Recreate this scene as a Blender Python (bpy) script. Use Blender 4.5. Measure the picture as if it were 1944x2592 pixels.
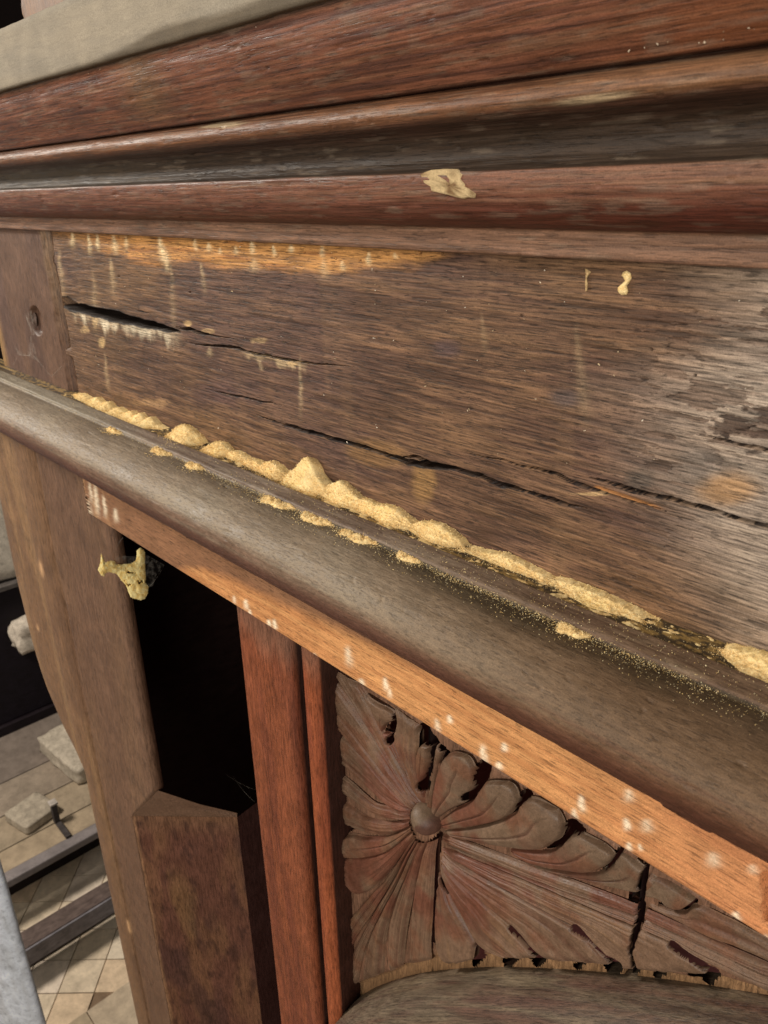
import bpy, math, random
import numpy as np
from mathutils import Matrix, Vector

scene = bpy.context.scene
for o in list(bpy.data.objects):
    bpy.data.objects.remove(o)
RNG = np.random.default_rng(7)
random.seed(7)

# ------------------------------------------------------------------ camera
# Axes of the furniture front (X along it, Y into it, Z up) recovered from the
# photograph's vanishing points; pixels are those of the 1944 x 2592 photograph.
CAMZ = 3.0
FPX = 1974.5
CX, CY = 972.0, 1296.0
_L = np.array([-1014 - CX, 524 - CY, FPX]); _L /= np.linalg.norm(_L)
_D = np.array([1084 - CX, 6058 - CY, FPX]); _D -= _L * (_D @ _L); _D /= np.linalg.norm(_D)
AX, AZ = -_L, -_D
AY = np.cross(AZ, AX)
cam_d = bpy.data.cameras.new('camera')
cam = bpy.data.objects.new('camera', cam_d)
scene.collection.objects.link(cam)
scene.camera = cam
cam_d.sensor_fit = 'HORIZONTAL'
cam_d.sensor_width = 36.0
cam_d.lens = FPX / 1944 * 36.0
cam_d.clip_start = 0.02
cam_d.clip_end = 100
cam_d.dof.use_dof = True
cam_d.dof.focus_distance = 0.62
cam_d.dof.aperture_fstop = 24.0
cam.matrix_world = Matrix(((AX[0], -AX[1], -AX[2], 0), (AY[0], -AY[1], -AY[2], 0),
                           (AZ[0], -AZ[1], -AZ[2], CAMZ), (0, 0, 0, 1)))

# ------------------------------------------------------------------ world and lamps
world = bpy.data.worlds.new('World'); scene.world = world
world.use_nodes = True
bg = world.node_tree.nodes['Background']
bg.inputs[0].default_value = (1.0, 0.93, 0.84, 1)
bg.inputs[1].default_value = 0.12

def area(name, loc, target, size, power, col):
    d = bpy.data.lights.new(name, 'AREA'); d.shape = 'DISK'; d.size = size
    d.energy = power; d.color = col
    o = bpy.data.objects.new(name, d); scene.collection.objects.link(o)
    o.location = loc
    o.rotation_euler = (Vector(target) - Vector(loc)).to_track_quat('-Z', 'Y').to_euler()
    return o
area('nave_lamp', (-0.75, -2.5, CAMZ + 0.42), (-0.3, 0.4, CAMZ - 0.25), 1.5, 35, (1.0, 0.94, 0.85))
area('window_light', (1.8, -2.0, CAMZ + 0.35), (-0.5, 0.4, CAMZ - 0.25), 2.0, 72, (1.0, 0.965, 0.91))
area('aisle_lamp', (-3.4, -1.0, CAMZ + 1.3), (-2.9, 0.8, 0.0), 0.8, 165, (1.0, 0.92, 0.82))
scene.view_settings.view_transform = 'Standard'
scene.view_settings.look = 'None'
scene.view_settings.gamma = 1.0
scene.view_settings.exposure = 0.0
try:
    scene.view_settings.use_curve_mapping = False
except Exception:
    pass

# ------------------------------------------------------------------ pixel geometry
def ray(x, y):
    x = np.asarray(x, float); y = np.asarray(y, float)
    a, b = x - CX, y - CY
    return (a * AX[0] + b * AX[1] + FPX * AX[2], a * AY[0] + b * AY[1] + FPX * AY[2],
            a * AZ[0] + b * AZ[1] + FPX * AZ[2])
def on_y(x, y, Y):
    r = ray(x, y); t = Y / r[1]
    return np.stack([r[0] * t, r[1] * t, r[2] * t], -1)
def on_z(x, y, Z):
    r = ray(x, y); t = Z / r[2]
    return np.stack([r[0] * t, r[1] * t, r[2] * t], -1)
def on_x(x, y, X):
    r = ray(x, y); t = X / r[0]
    return np.stack([r[0] * t, r[1] * t, r[2] * t], -1)
def project(P):
    P = np.asarray(P, float)
    c = P[..., 0:1] * AX + P[..., 1:2] * AY + P[..., 2:3] * AZ
    w = np.maximum(c[..., 2], 1e-3)
    return CX + FPX * c[..., 0] / w, CY + FPX * c[..., 1] / w
def slope(v):                      # Z/Y of the front line that crosses x = 0 at pixel row v
    r = ray(0.0, v); return float(r[2] / r[1])
def vline(px, py):                 # the row v of the front line through a pixel
    return 524 + (py - 524) * 1014 / (px + 1014)
def sstep(a, b, x):
    t = np.clip((x - a) / (b - a), 0, 1); return t * t * (3 - 2 * t)

# ------------------------------------------------------------------ numpy noise
def _hash(i, j, k, seed):
    h = (i.astype(np.int64) * 374761393 + j.astype(np.int64) * 668265263 + k.astype(np.int64) * 2147483647 + seed * 1274126177) & 0xffffffff
    h = ((h ^ (h >> 13)) * 1274126177) & 0xffffffff
    h = (h ^ (h >> 16)) & 0xffffffff
    return h / 4294967295.0
def vnoise(x, y, seed=0):
    x = np.asarray(x, float); y = np.asarray(y, float)
    i, j = np.floor(x), np.floor(y)
    u, v = x - i, y - j
    u = u * u * (3 - 2 * u); v = v * v * (3 - 2 * v)
    z = np.zeros_like(i)
    a, b = _hash(i, j, z, seed), _hash(i + 1, j, z, seed)
    c, d = _hash(i, j + 1, z, seed), _hash(i + 1, j + 1, z, seed)
    return (a * (1 - u) + b * u) * (1 - v) + (c * (1 - u) + d * u) * v
def fbm(x, y, seed=0, octv=4):
    s, a, t = 0.0, 0.5, 0.0
    for k in range(octv):
        s = s + a * vnoise(np.asarray(x) * 2 ** k, np.asarray(y) * 2 ** k, seed + 17 * k); t += a; a *= 0.5
    return s / t
def lin(r, g, b):
    c = np.array([r, g, b], float) / 255
    return np.where(c <= 0.04045, c / 12.92, ((c + 0.055) / 1.055) ** 2.4)
def mixc(c, col, f):
    f = np.clip(np.asarray(f), 0, 1)[..., None]
    return c * (1 - f) + np.asarray(col) * f

# ------------------------------------------------------------------ materials
MATS = {}
def wood(name, scale, grain=0.45, pores=0.35, bump=0.25, rough=0.55, spec=0.35, pore_scale=None, iso_amp=0.24):
    """Vertex colour of the thing times procedural grain; scale stretches the grain."""
    if name in MATS: return MATS[name]
    m = bpy.data.materials.new(name); m.use_nodes = True
    nt = m.node_tree; N, Lk = nt.nodes, nt.links
    bsdf = N['Principled BSDF']
    at = N.new('ShaderNodeAttribute'); at.attribute_name = 'Col'
    tc = N.new('ShaderNodeTexCoord')
    def noise(sc, detail, rough_, dist=0.0):
        mp = N.new('ShaderNodeMapping'); mp.inputs['Scale'].default_value = sc
        n = N.new('ShaderNodeTexNoise'); n.inputs['Scale'].default_value = 1.0
        n.inputs['Detail'].default_value = detail; n.inputs['Roughness'].default_value = rough_
        n.inputs['Distortion'].default_value = dist
        Lk.new(tc.outputs['Object'], mp.inputs['Vector']); Lk.new(mp.outputs['Vector'], n.inputs['Vector'])
        return n.outputs['Fac']
    def maprange(src, a, b, c, d):
        r = N.new('ShaderNodeMapRange'); r.inputs[1].default_value = a; r.inputs[2].default_value = b
        r.inputs[3].default_value = c; r.inputs[4].default_value = d
        Lk.new(src, r.inputs[0]); return r.outputs[0]
    def math_(op, a, b):
        n = N.new('ShaderNodeMath'); n.operation = op
        for k, s in enumerate((a, b)):
            if isinstance(s, float): n.inputs[k].default_value = s
            else: Lk.new(s, n.inputs[k])
        return n.outputs[0]
    g = noise(scale, 3.0, 0.6, 0.2)
    ps = pore_scale or tuple(s * 2.6 for s in scale)
    p = noise(ps, 2.0, 0.55)
    fl = noise(tuple(q * 0.83 for q in ps), 2.0, 0.6)
    iso = noise((1300, 1300, 1300), 2.0, 0.7)
    mott = noise((26, 26, 26), 5.0, 0.6)
    f1 = maprange(g, 0.37, 0.63, 1.0 - grain, 1.0 + grain)
    f2 = math_('MULTIPLY', maprange(p, 0.56, 0.63, 1.0, 1.0 - pores), maprange(fl, 0.60, 0.68, 1.0, 1.0 + pores * 0.5))
    f3 = maprange(iso, 0.3, 0.7, 1.0 - iso_amp, 1.0 + iso_amp)
    f4 = maprange(mott, 0.3, 0.7, 0.86, 1.14)
    f = math_('MULTIPLY', math_('MULTIPLY', f1, f2), math_('MULTIPLY', f3, f4))
    mul = N.new('ShaderNodeVectorMath'); mul.operation = 'SCALE'
    Lk.new(at.outputs['Color'], mul.inputs[0]); Lk.new(f, mul.inputs['Scale'])
    Lk.new(mul.outputs[0], bsdf.inputs['Base Color'])
    rr = math_('ADD', maprange(g, 0.3, 0.7, rough - 0.10, rough + 0.10), maprange(mott, 0.3, 0.7, -0.08, 0.08))
    Lk.new(rr, bsdf.inputs['Roughness'])
    bsdf.inputs['Specular IOR Level'].default_value = spec
    h = math_('ADD', math_('SUBTRACT', g, maprange(p, 0.56, 0.70, 0.0, 0.35)), math_('MULTIPLY', iso, 0.12))
    bp = N.new('ShaderNodeBump'); bp.inputs['Strength'].default_value = bump; bp.inputs['Distance'].default_value = 0.0012
    Lk.new(h, bp.inputs['Height']); Lk.new(bp.outputs[0], bsdf.inputs['Normal'])
    MATS[name] = m
    return m
WX = lambda: wood('wood_grain_lengthwise', (24, 640, 640), 0.42, 0.52, 0.55, 0.62, 0.26, (100, 980, 980))
WXS = lambda: wood('varnished_moulding_wood', (20, 620, 620), 0.30, 0.38, 0.40, 0.52, 0.36, (85, 980, 980))
WXD = lambda: wood('dusty_moulding_wood', (110, 480, 480), 0.16, 0.28, 0.40, 0.56, 0.28, (190, 850, 850))
WXF = lambda: wood('raw_light_wood', (26, 560, 560), 0.11, 0.44, 0.35, 0.62, 0.22, (85, 860, 860))
WZ = lambda: wood('wood_grain_upright', (480, 480, 46), 0.26, 0.38, 0.35, 0.56, 0.30, (800, 800, 110))
WL = lambda: wood('carved_leaf_wood', (150, 150, 150), 0.12, 0.22, 0.30, 0.50, 0.36, (700, 700, 700))
WDUST = lambda: wood('dusty_pale_wood', (20, 160, 220), 0.06, 0.06, 0.15, 0.85, 0.12, (60, 500, 500))
WSTONE = lambda: wood('pale_stone', (30, 30, 30), 0.12, 0.20, 0.35, 0.75, 0.2, (90, 90, 90))
WTILE = lambda: wood('worn_clay_tile', (14, 14, 14), 0.10, 0.10, 0.15, 0.6, 0.3, (70, 70, 70))
WDARK = lambda: wood('dark_stained_wood', (60, 20, 60), 0.2, 0.2, 0.1, 0.6, 0.2)
WFRASS = lambda: wood('wood_dust_powder', (600, 600, 600), 0.07, 0.14, 0.45, 1.0, 0.0, (1500, 1500, 1500), 0.14)
def web_mat():
    if 'cobweb' in MATS: return MATS['cobweb']
    m = bpy.data.materials.new('cobweb'); m.use_nodes = True
    N, Lk = m.node_tree.nodes, m.node_tree.links
    b = N['Principled BSDF']; b.inputs['Base Color'].default_value = (*lin(190, 180, 165), 1); b.inputs['Roughness'].default_value = 0.9
    tc = N.new('ShaderNodeTexCoord'); n = N.new('ShaderNodeTexNoise'); n.inputs['Scale'].default_value = 160; n.inputs['Detail'].default_value = 6
    Lk.new(tc.outputs['Object'], n.inputs['Vector'])
    at = N.new('ShaderNodeAttribute'); at.attribute_name = 'Col'
    r = N.new('ShaderNodeMapRange'); r.inputs[1].default_value = 0.42; r.inputs[2].default_value = 0.72; r.inputs[3].default_value = 0.02; r.inputs[4].default_value = 0.32
    Lk.new(n.outputs['Fac'], r.inputs[0])
    mu = N.new('ShaderNodeMath'); mu.operation = 'MULTIPLY'; Lk.new(r.outputs[0], mu.inputs[0]); Lk.new(at.outputs['Fac'], mu.inputs[1])
    Lk.new(mu.outputs[0], b.inputs['Alpha'])
    MATS['cobweb'] = m
    return m

# ------------------------------------------------------------------ mesh helpers
BASE = np.array([-0.6, 0.6, -CAMZ])       # foot of the furniture, in camera-centred metres
def mesh_obj(name, V, Fq, C, mat, parent=None, smooth=True, origin=None):
    """V in camera-centred metres; stored relative to the parent's origin."""
    V = np.asarray(V, float).reshape(-1, 3)
    if origin is None:
        origin = ORIG.get(parent.name, np.zeros(3)) if parent else V.mean(0) * [1, 1, 0] + [0, 0, V[:, 2].min()]
    me = bpy.data.meshes.new(name)
    Fq = np.asarray(Fq)
    n, k = Fq.shape
    me.vertices.add(len(V)); me.loops.add(n * k); me.polygons.add(n)
    me.vertices.foreach_set('co', (V - origin).astype(np.float32).ravel())
    me.loops.foreach_set('vertex_index', Fq.astype(np.int32).ravel())
    me.polygons.foreach_set('loop_start', np.arange(0, n * k, k, dtype=np.int32))
    me.polygons.foreach_set('loop_total', np.full(n, k, dtype=np.int32))
    me.polygons.foreach_set('use_smooth', np.full(n, smooth))
    me.update(calc_edges=True)
    a = me.color_attributes.new('Col', 'FLOAT_COLOR', 'POINT')
    C = np.asarray(C, float)
    if C.ndim == 1: C = np.broadcast_to(C, (len(V), 3))
    a.data.foreach_set('color', np.concatenate([np.clip(C.reshape(-1, 3), 0, 1), np.ones((len(V), 1))], 1).astype(np.float32).ravel())
    me.materials.append(mat)
    me.validate()
    o = bpy.data.objects.new(name, me)
    scene.collection.objects.link(o)
    if parent is None:
        o.location = origin + [0, 0, CAMZ]
        ORIG[o.name] = np.asarray(origin, float)
    else:
        o.parent = parent
        ORIG[o.name] = np.asarray(origin, float)
    return o
ORIG = {}
def tag(o, label, cat, group=None, kind=None):
    if label: o['label'] = label
    if cat: o['category'] = cat
    if group: o['group'] = group
    if kind: o['kind'] = kind
    return o
def root(name, origin, label, cat, group=None):
    o = bpy.data.objects.new(name, None); scene.collection.objects.link(o)
    o.empty_display_size = 0.05
    o.location = np.asarray(origin) + [0, 0, CAMZ]
    ORIG[o.name] = np.asarray(origin, float)
    return tag(o, label, cat, group)
def grid_faces(nu, nv, off=0):
    i, j = np.meshgrid(np.arange(nu - 1), np.arange(nv - 1), indexing='ij')
    a = i * nv + j
    return (np.stack([a, a + nv, a + nv + 1, a + 1], -1).reshape(-1, 4) + off)
def box_geo(lo, hi, bev=0.0):
    x0, y0, z0 = lo; x1, y1, z1 = hi
    V = np.array([[x, y, z] for x in (x0, x1) for y in (y0, y1) for z in (z0, z1)], float)
    F = np.array([[0, 1, 3, 2], [4, 6, 7, 5], [0, 4, 5, 1], [2, 3, 7, 6], [0, 2, 6, 4], [1, 5, 7, 3]])
    return V, F
def box(name, lo, hi, col, mat, parent=None, bev=0.002, jitter=0.04):
    V, F = box_geo(lo, hi)
    o = mesh_obj(name, V, F, col, mat, parent, smooth=False)
    if bev:
        b = o.modifiers.new('bevel', 'BEVEL'); b.width = bev; b.segments = 2
    return o
def xsamples(y, z, px0, px1, step):
    """X positions along the front at (y, z) about `step` photo pixels apart."""
    Xd = np.linspace(-1.45, 0.45, 6000)
    px, py = project(np.stack([Xd, np.full_like(Xd, y), np.full_like(Xd, z)], -1))
    arc = np.concatenate([[0], np.cumsum(np.hypot(np.diff(px), np.diff(py)))])
    x0 = np.interp(px0, px, Xd); x1 = np.interp(px1, px, Xd)
    a0, a1 = np.interp(x0, Xd, arc), np.interp(x1, Xd, arc)
    return np.interp(np.linspace(a0, a1, int((a1 - a0) / step)), arc, Xd)
def resample(P, n):
    P = np.asarray(P, float)
    s = np.concatenate([[0], np.cumsum(np.linalg.norm(np.diff(P, axis=0), axis=1))])
    t = np.linspace(0, s[-1], n)
    return np.stack([np.interp(t, s, P[:, k]) for k in range(P.shape[1])], -1)
def catmull(P, n):
    """Smooth curve through the points, n samples."""
    P = np.asarray(P, float)
    Q = np.vstack([2 * P[0] - P[1], P, 2 * P[-1] - P[-2]])
    out = []
    for i in range(len(P) - 1):
        p0, p1, p2, p3 = Q[i:i + 4]
        t = np.linspace(0, 1, 24, endpoint=False)[:, None]
        out.append(0.5 * ((2 * p1) + (p2 - p0) * t + (2 * p0 - 5 * p1 + 4 * p2 - p3) * t ** 2 + (3 * p1 - p0 - 3 * p2 + p3) * t ** 3))
    out.append(P[-1:])
    return resample(np.vstack(out), n)
def moulding(name, prof, xs, colfn, mat, parent, disp=None):
    """A profile (Y, Z) run along X as a fine grid with per-vertex colour and wear."""
    prof = np.asarray(prof)
    nx, npf = len(xs), len(prof)
    V = np.zeros((nx, npf, 3)); V[..., 0] = xs[:, None]; V[..., 1] = prof[None, :, 0]; V[..., 2] = prof[None, :, 1]
    px, py = project(V)
    if disp is not None:
        t = np.gradient(prof, axis=0); t /= np.linalg.norm(t, axis=1)[:, None] + 1e-12
        nrm = np.stack([-t[:, 1], t[:, 0]], -1)          # rotate the tangent
        flip = np.sign(np.sum(nrm * -prof, axis=1)); nrm *= np.where(flip == 0, 1, flip)[:, None]
        h = disp(V, px, py)
        V[..., 1] += h * nrm[None, :, 0]; V[..., 2] += h * nrm[None, :, 1]
    C = colfn(V, px, py)
    return mesh_obj(name, V, grid_faces(nx, npf), C.reshape(-1, 3), mat, parent)

# ================================================================== setting
FZ = -CAMZ
def struct(o): o['kind'] = 'structure'; return o
V, F = box_geo((-9, -6, FZ - 0.2), (6, 8, FZ - 0.008))
struct(mesh_obj('floor', V, F, lin(120, 98, 76), WTILE(), smooth=False, origin=np.array([0, 0, FZ])))
floor = bpy.data.objects['floor']
TU = np.array([0.682, 0.731]) * 0.149; TW = np.array([-0.731, 0.682]) * 0.149
T0 = np.array([-2.549, 0.476])
tile_me = {}
for a in range(-9, 10):
    for b in range(-9, 11):
        c = T0 + TU * (a + .5) + TW * (b + .5)
        p = project(np.array([c[0], c[1], FZ]))
        if not (-60 < p[0] < 420 and 2080 < p[1] < 2680) or c[0] > -2.40: continue
        k = random.randrange(5)
        g = 0.0022
        o2 = []
        for du, dv in ((-.5, -.5), (.5, -.5), (.5, .5), (-.5, .5)):
            q = TU * du + TW * dv
            o2.append(q * (1 - g / 0.075))
        V = np.array([[q[0], q[1], 0] for q in o2] + [[q[0], q[1], -0.008] for q in o2])
        V += [c[0], c[1], FZ + random.uniform(-0.0006, 0.0006)]
        F = np.array([[0, 1, 2, 3], [0, 4, 5, 1], [1, 5, 6, 2], [2, 6, 7, 3], [3, 7, 4, 0]])
        col = lin(*[(208, 190, 164), (204, 186, 160), (212, 196, 172), (204, 180, 150), (210, 194, 174)][k])
        mesh_obj('tile', V, F, col, WTILE(), floor, smooth=False)
for k in range(9):                                     # border slabs that cut the diagonal tiles
    y0 = -0.1 + k * 0.21
    V, F = box_geo((-2.392, y0, FZ - 0.008), (-2.0, y0 + 0.206, FZ + 0.001))
    mesh_obj('border_slab', V, F, lin(*random.choice([(168, 150, 124), (176, 158, 134)])), WTILE(), floor, smooth=False)
V, F = box_geo((-9.2, -6, FZ), (-9, 8, 3))
struct(mesh_obj('wall', V, F, lin(40, 30, 28), WSTONE(), smooth=False))

# raised platform with boards, dark riser
plat = root('platform', (-3.6, 0.9, FZ), 'grey boarded platform with a dark riser, beyond the tiles', 'platform')
PZ = FZ + 0.25
edges = [-4.10, -3.66, -3.42, -3.20, -3.06]
cols = [(116, 104, 94), (138, 124, 108), (150, 134, 112), (156, 138, 114)]
for k in range(4):
    box('plank', (edges[k] + 0.003, -0.4, PZ - 0.03), (edges[k + 1] - 0.003, 2.2, PZ - 0.001 * k), lin(*cols[k]), WTILE(), plat, 0.003)
box('nosing', (-3.058, -0.4, PZ - 0.034), (-2.995, 2.2, PZ + 0.004), lin(122, 114, 112), WTILE(), plat, 0.006)
box('riser', (-3.22, -0.4, FZ), (-3.18, 2.2, PZ - 0.036), lin(36, 28, 26), WDARK(), plat, 0)  # near-black colour stands for the shadow on the riser
# pieces standing on the platform
def rough_block(name, lo, hi, col, label, cat, rotz=0.0, n=9, amp=0.012, seed=1, mat=None, group=None):
    """A weathered stone block: a subdivided box with chipped, uneven faces."""
    import bmesh
    bm = bmesh.new(); bmesh.ops.create_cube(bm, size=1.0)
    bmesh.ops.subdivide_edges(bm, edges=bm.edges[:], cuts=n, use_grid_fill=True)
    lo, hi = np.array(lo), np.array(hi); c = (lo + hi) / 2; s = hi - lo
    P = np.array([v.co[:] for v in bm.verts])
    r = np.abs(P).max(1); e = np.sort(np.abs(P), axis=1)[:, 1]
    P *= (1 - 0.06 * np.clip((e - 0.40) / 0.1, 0, 1))[:, None]
    P = P * s
    d = fbm(P[:, 0] * 30 + P[:, 2] * 22, P[:, 1] * 30 - P[:, 2] * 17, seed) - 0.5
    P += (P / (np.linalg.norm(P, axis=1)[:, None] + 1e-9)) * d[:, None] * amp * 2
    cs, sn = math.cos(rotz), math.sin(rotz)
    P = np.stack([P[:, 0] * cs - P[:, 1] * sn, P[:, 0] * sn + P[:, 1] * cs, P[:, 2]], -1) + c
    P[:, 2] = np.maximum(P[:, 2], lo[2])
    bm.faces.ensure_lookup_table()
    F = np.array([[v.index for v in f.verts] for f in bm.faces])
    bm.free()
    return tag(mesh_obj(name, P, F, col, mat or WSTONE(), smooth=True), label, cat, group)
rough_block('carved_stone', (-3.78, 0.93, PZ + 0.001), (-3.36, 1.13, PZ + 0.10), lin(176, 164, 146), 'pale carved stone fragment lying on the grey platform', 'stone', rotz=0.10, amp=0.012, seed=3)
rough_block('stone_slab', (-3.40, 0.62, PZ + 0.001), (-3.22, 0.80, PZ + 0.05), lin(160, 148, 130), 'flat beige stone slab lying on the platform near its edge', 'stone', rotz=0.25, seed=5, amp=0.002)
br = root('iron_bracket', (-3.16, 0.78, PZ), 'small dark upright iron bracket on the platform edge', 'bracket')
box('upright', (-3.20, 0.765, PZ + 0.006), (-3.17, 0.79, PZ + 0.12), lin(66, 60, 58), WDARK(), br, 0.002)
box('foot', (-3.168, 0.765, PZ + 0.0065), (-3.05, 0.79, PZ + 0.02), lin(66, 60, 58), WDARK(), br, 0.002)
box('cap', (-3.205, 0.76, PZ + 0.1205), (-3.165, 0.795, PZ + 0.13), lin(170, 160, 150), WSTONE(), br, 0.001)
# kneeler
kn = root('kneeler', (-2.7, 0.7, FZ), 'low grey-brown wooden kneeler rail standing on the clay tiles', 'kneeler')
V, F = box_geo((-2.752, -0.3, FZ + 0.111), (-2.66, 2.0, FZ + 0.20))
kb = mesh_obj('beam', V, F, lin(92, 78, 72), WDARK(), kn, smooth=False)
bb = kb.modifiers.new('bevel', 'BEVEL'); bb.width = 0.006; bb.segments = 2
box('front_strip', (-2.6595, -0.3, FZ + 0.112), (-2.650, 2.0, FZ + 0.196), lin(116, 112, 116), WDARK(), kn, 0.002)
for yy in (0.05, 1.75):
    box('foot', (-2.74, yy, FZ + 0.001), (-2.67, yy + 0.08, FZ + 0.1105), lin(60, 46, 40), WDARK(), kn, 0.003)
box('footboard', (-2.80, -0.3, FZ + 0.002), (-2.745, 2.0, FZ + 0.035), lin(48, 36, 30), WDARK(), kn, 0.003)
# dark chest at the end of the platform with pale stone on it
ch = root('dark_chest', (-4.3, 0.9, PZ), 'tall nearly black wooden chest at the back of the platform', 'chest')
box('body', (-4.7, -0.5, PZ + 0.06), (-4.06, 2.2, PZ + 0.84), lin(22, 16, 22), WDARK(), ch, 0.006)
box('plinth', (-4.7, -0.5, PZ + 0.002), (-4.035, 2.2, PZ + 0.058), lin(26, 18, 22), WDARK(), ch, 0.004)
box('top_board', (-4.72, -0.5, PZ + 0.842), (-4.03, 2.2, PZ + 0.87), lin(84, 78, 74), WDARK(), ch, 0.004)
rough_block('stone_bust_base', (-4.30, 0.62, PZ + 0.871), (-4.06, 1.16, PZ + 1.62), lin(196, 186, 170), 'pale stone block standing on top of the dark chest', 'stone', seed=9, amp=0.02)
rough_block('stone_bracket', (-4.058, 0.98, PZ + 0.50), (-3.93, 1.30, PZ + 0.66), lin(184, 172, 156), 'pale broken stone bracket against the front of the dark chest', 'stone', seed=12, amp=0.03, n=7)
# pale pillar at the lower left
pier = np.array([(-1.905, .305), (-1.888, .300), (-1.890, .285), (-1.902, .262), (-1.922, .243), (-2.16, .065), (-2.34, .20), (-2.22, .335), (-2.0, .315)])
pr_ = resample(np.vstack([pier, pier[:1]]), 97)[:-1]; zz = np.linspace(FZ, 1.6, 150)
V = np.zeros((150, 96, 3)); V[..., :2] = pr_[None]; V[..., 2] = zz[:, None]
arcp = np.arange(96)[None, :] / 96.
V[..., :2] += (fbm(arcp * 60, zz[:, None] * 9, 4)[..., None] - .5) * 0.003
idx = grid_faces(150, 96); k = np.arange(149); wrap = np.stack([k * 96 + 95, k * 96 + 191, (k + 1) * 96, k * 96], -1)
Cc = mixc(np.broadcast_to(lin(236, 242, 250), V.shape).copy(), lin(180, 178, 172), sstep(.42, .66, fbm(arcp * 90, zz[:, None] * 14, 8)) * .35)  # cool light on the pillar put into its bluish base colour
tag(mesh_obj('stone_pillar', V, np.vstack([idx, wrap]), Cc.reshape(-1, 3), WSTONE(), origin=np.array([-2.2, .3, FZ])), 'pale bluish-white stone pillar at the lower left edge', 'pillar')

# ================================================================== the carved furniture
FUR = root('carved_wooden_screen', BASE, 'old dark carved wooden screen with cornice, cracked board and leaf carving', 'furniture')
YF = 0.40                      # frieze plane
Z5 = YF * slope(915)           # top of the ledge

# ---- carcass behind everything (keeps the inside dark)
def fbox(name, lo, hi, col, mat=None, bev=0.0):
    return box(name, lo, hi, lin(*col), mat or WDARK(), FUR, bev)
fbox('back_panel', (-1.32, 0.95, FZ), (0.6, 0.97, 0.12), (120, 72, 70))
fbox('side_panel', (-1.32, 0.43, FZ), (-1.30, 0.9495, 0.12), (40, 26, 22))
fbox('side_panel', (0.58, 0.43, FZ), (0.60, 0.9495, 0.12), (40, 26, 22))
fbox('top_board', (-1.40, 0.33, 0.122), (0.62, 0.97, 0.138), (90, 76, 64))
fbox('inner_shelf', (-1.2995, 0.43, -0.30), (0.5795, 0.9495, -0.28), (120, 72, 70))
fbox('partition', (-0.612, 0.42, FZ), (-0.592, 0.9495, -0.301), (120, 72, 66))
fbox('bottom_board', (-1.2995, 0.40, -1.75), (-0.613, 0.9495, -1.73), (120, 72, 66))

# ---- frieze board with splits
FR_TOP = [(130, 585), (1944, 690)]
xs = xsamples(YF, -0.14, 128, 1990, 2.35)
xs = np.concatenate([xs, np.linspace(xs[-1], 0.58, 14)[1:]])
xs[0] = -1.045
zs = np.linspace(Z5 - 0.012, -0.030, 500)
Vx, Vz = np.meshgrid(xs, zs, indexing='ij')
V = np.stack([Vx, np.full_like(Vx, YF), Vz], -1)
PX, PY = project(V)
# grain coordinate that bends gently, as the figure of the board does
bend = 0.012 * (fbm(Vx * 2.2, Vz * 5, 31) - .5) + 0.02 * (fbm(Vx * 0.9, Vz * 2, 33) - .5)
gz = Vz + bend
streak = .5 * fbm(Vx * 9, gz * 210, 40, 5) + .5 * fbm(Vx * 34, gz * 330, 43, 3)
streak = (streak - .5) * 1.35 + .5
streak2 = fbm(Vx * 40, gz * 500, 41, 3)
low = fbm(Vx * 5, Vz * 12, 44, 4)
vert = fbm(Vx * 38, Vz * 5, 45, 3)
C = np.empty(V.shape); C[:] = lin(104, 79, 64)
C = mixc(C, lin(134, 104, 80), sstep(.42, .75, streak) * .75)
C = mixc(C, lin(72, 52, 43), sstep(.52, .30, streak) * .6)
C = mixc(C, lin(128, 98, 66), sstep(.45, .75, low) * .55)
C = mixc(C, lin(98, 76, 72), sstep(.52, .28, low) * .5)
C = mixc(C, lin(140, 112, 86), sstep(.56, .80, vert) * .22)
# weathered grey at the near end
wx = sstep(1500, 2000, PX + 420 * (fbm(Vx * 9, Vz * 16, 50, 4) - .5) - 0.10 * np.abs(PY - 900))
C = mixc(C, lin(172, 157, 141), wx * .98 * (0.45 + 0.6 * streak))
blot = sstep(.56, .60, fbm(Vx * 60, gz * 300, 52, 5)) * sstep(1420, 1800, PX) * sstep(.38, .60, fbm(Vx * 9, gz * 22, 56))
C = mixc(C, lin(92, 71, 58), blot * .65)
blot2 = sstep(.58, .62, fbm(Vx * 44, gz * 110, 54, 5)) * sstep(1720, 1850, PX) * sstep(920, 1000, PY) * sstep(1260, 1100, PY)
C = mixc(C, lin(70, 54, 45), blot2 * .9)
def patch(C, cx, cy, rx, ry, col, a, seed, soft=.6, fr=14):
    d = np.hypot((PX - cx) / rx, (PY - cy) / ry) + (fbm(Vx * fr, Vz * fr * 2.2, seed) - .5) * 1.1
    return mixc(C, col, sstep(1.0, soft * .6, d) * a)
C = patch(C, 1850, 1240, 130, 60, lin(166, 128, 88), .8, 60)
C = patch(C, 1620, 1215, 60, 45, lin(86, 80, 74), .7, 61)
C = patch(C, 1075, 1225, 42, 70, lin(168, 132, 86), .75, 62, fr=30)
C = patch(C, 940, 1150, 90, 50, lin(150, 116, 76), .6, 63)
C = patch(C, 1430, 1010, 70, 40, lin(98, 88, 90), .6, 64)
C = patch(C, 1130, 885, 60, 40, lin(92, 76, 80), .6, 65)
C = patch(C, 560, 1000, 120, 60, lin(96, 74, 76), .5, 66)
C = patch(C, 250, 800, 150, 120, lin(118, 94, 70), .35, 67)
C = patch(C, 380, 1020, 60, 14, lin(176, 142, 104), .6, 68, fr=40)
C = patch(C, 1770, 1170, 80, 60, lin(112, 102, 94), .6, 69)
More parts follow.
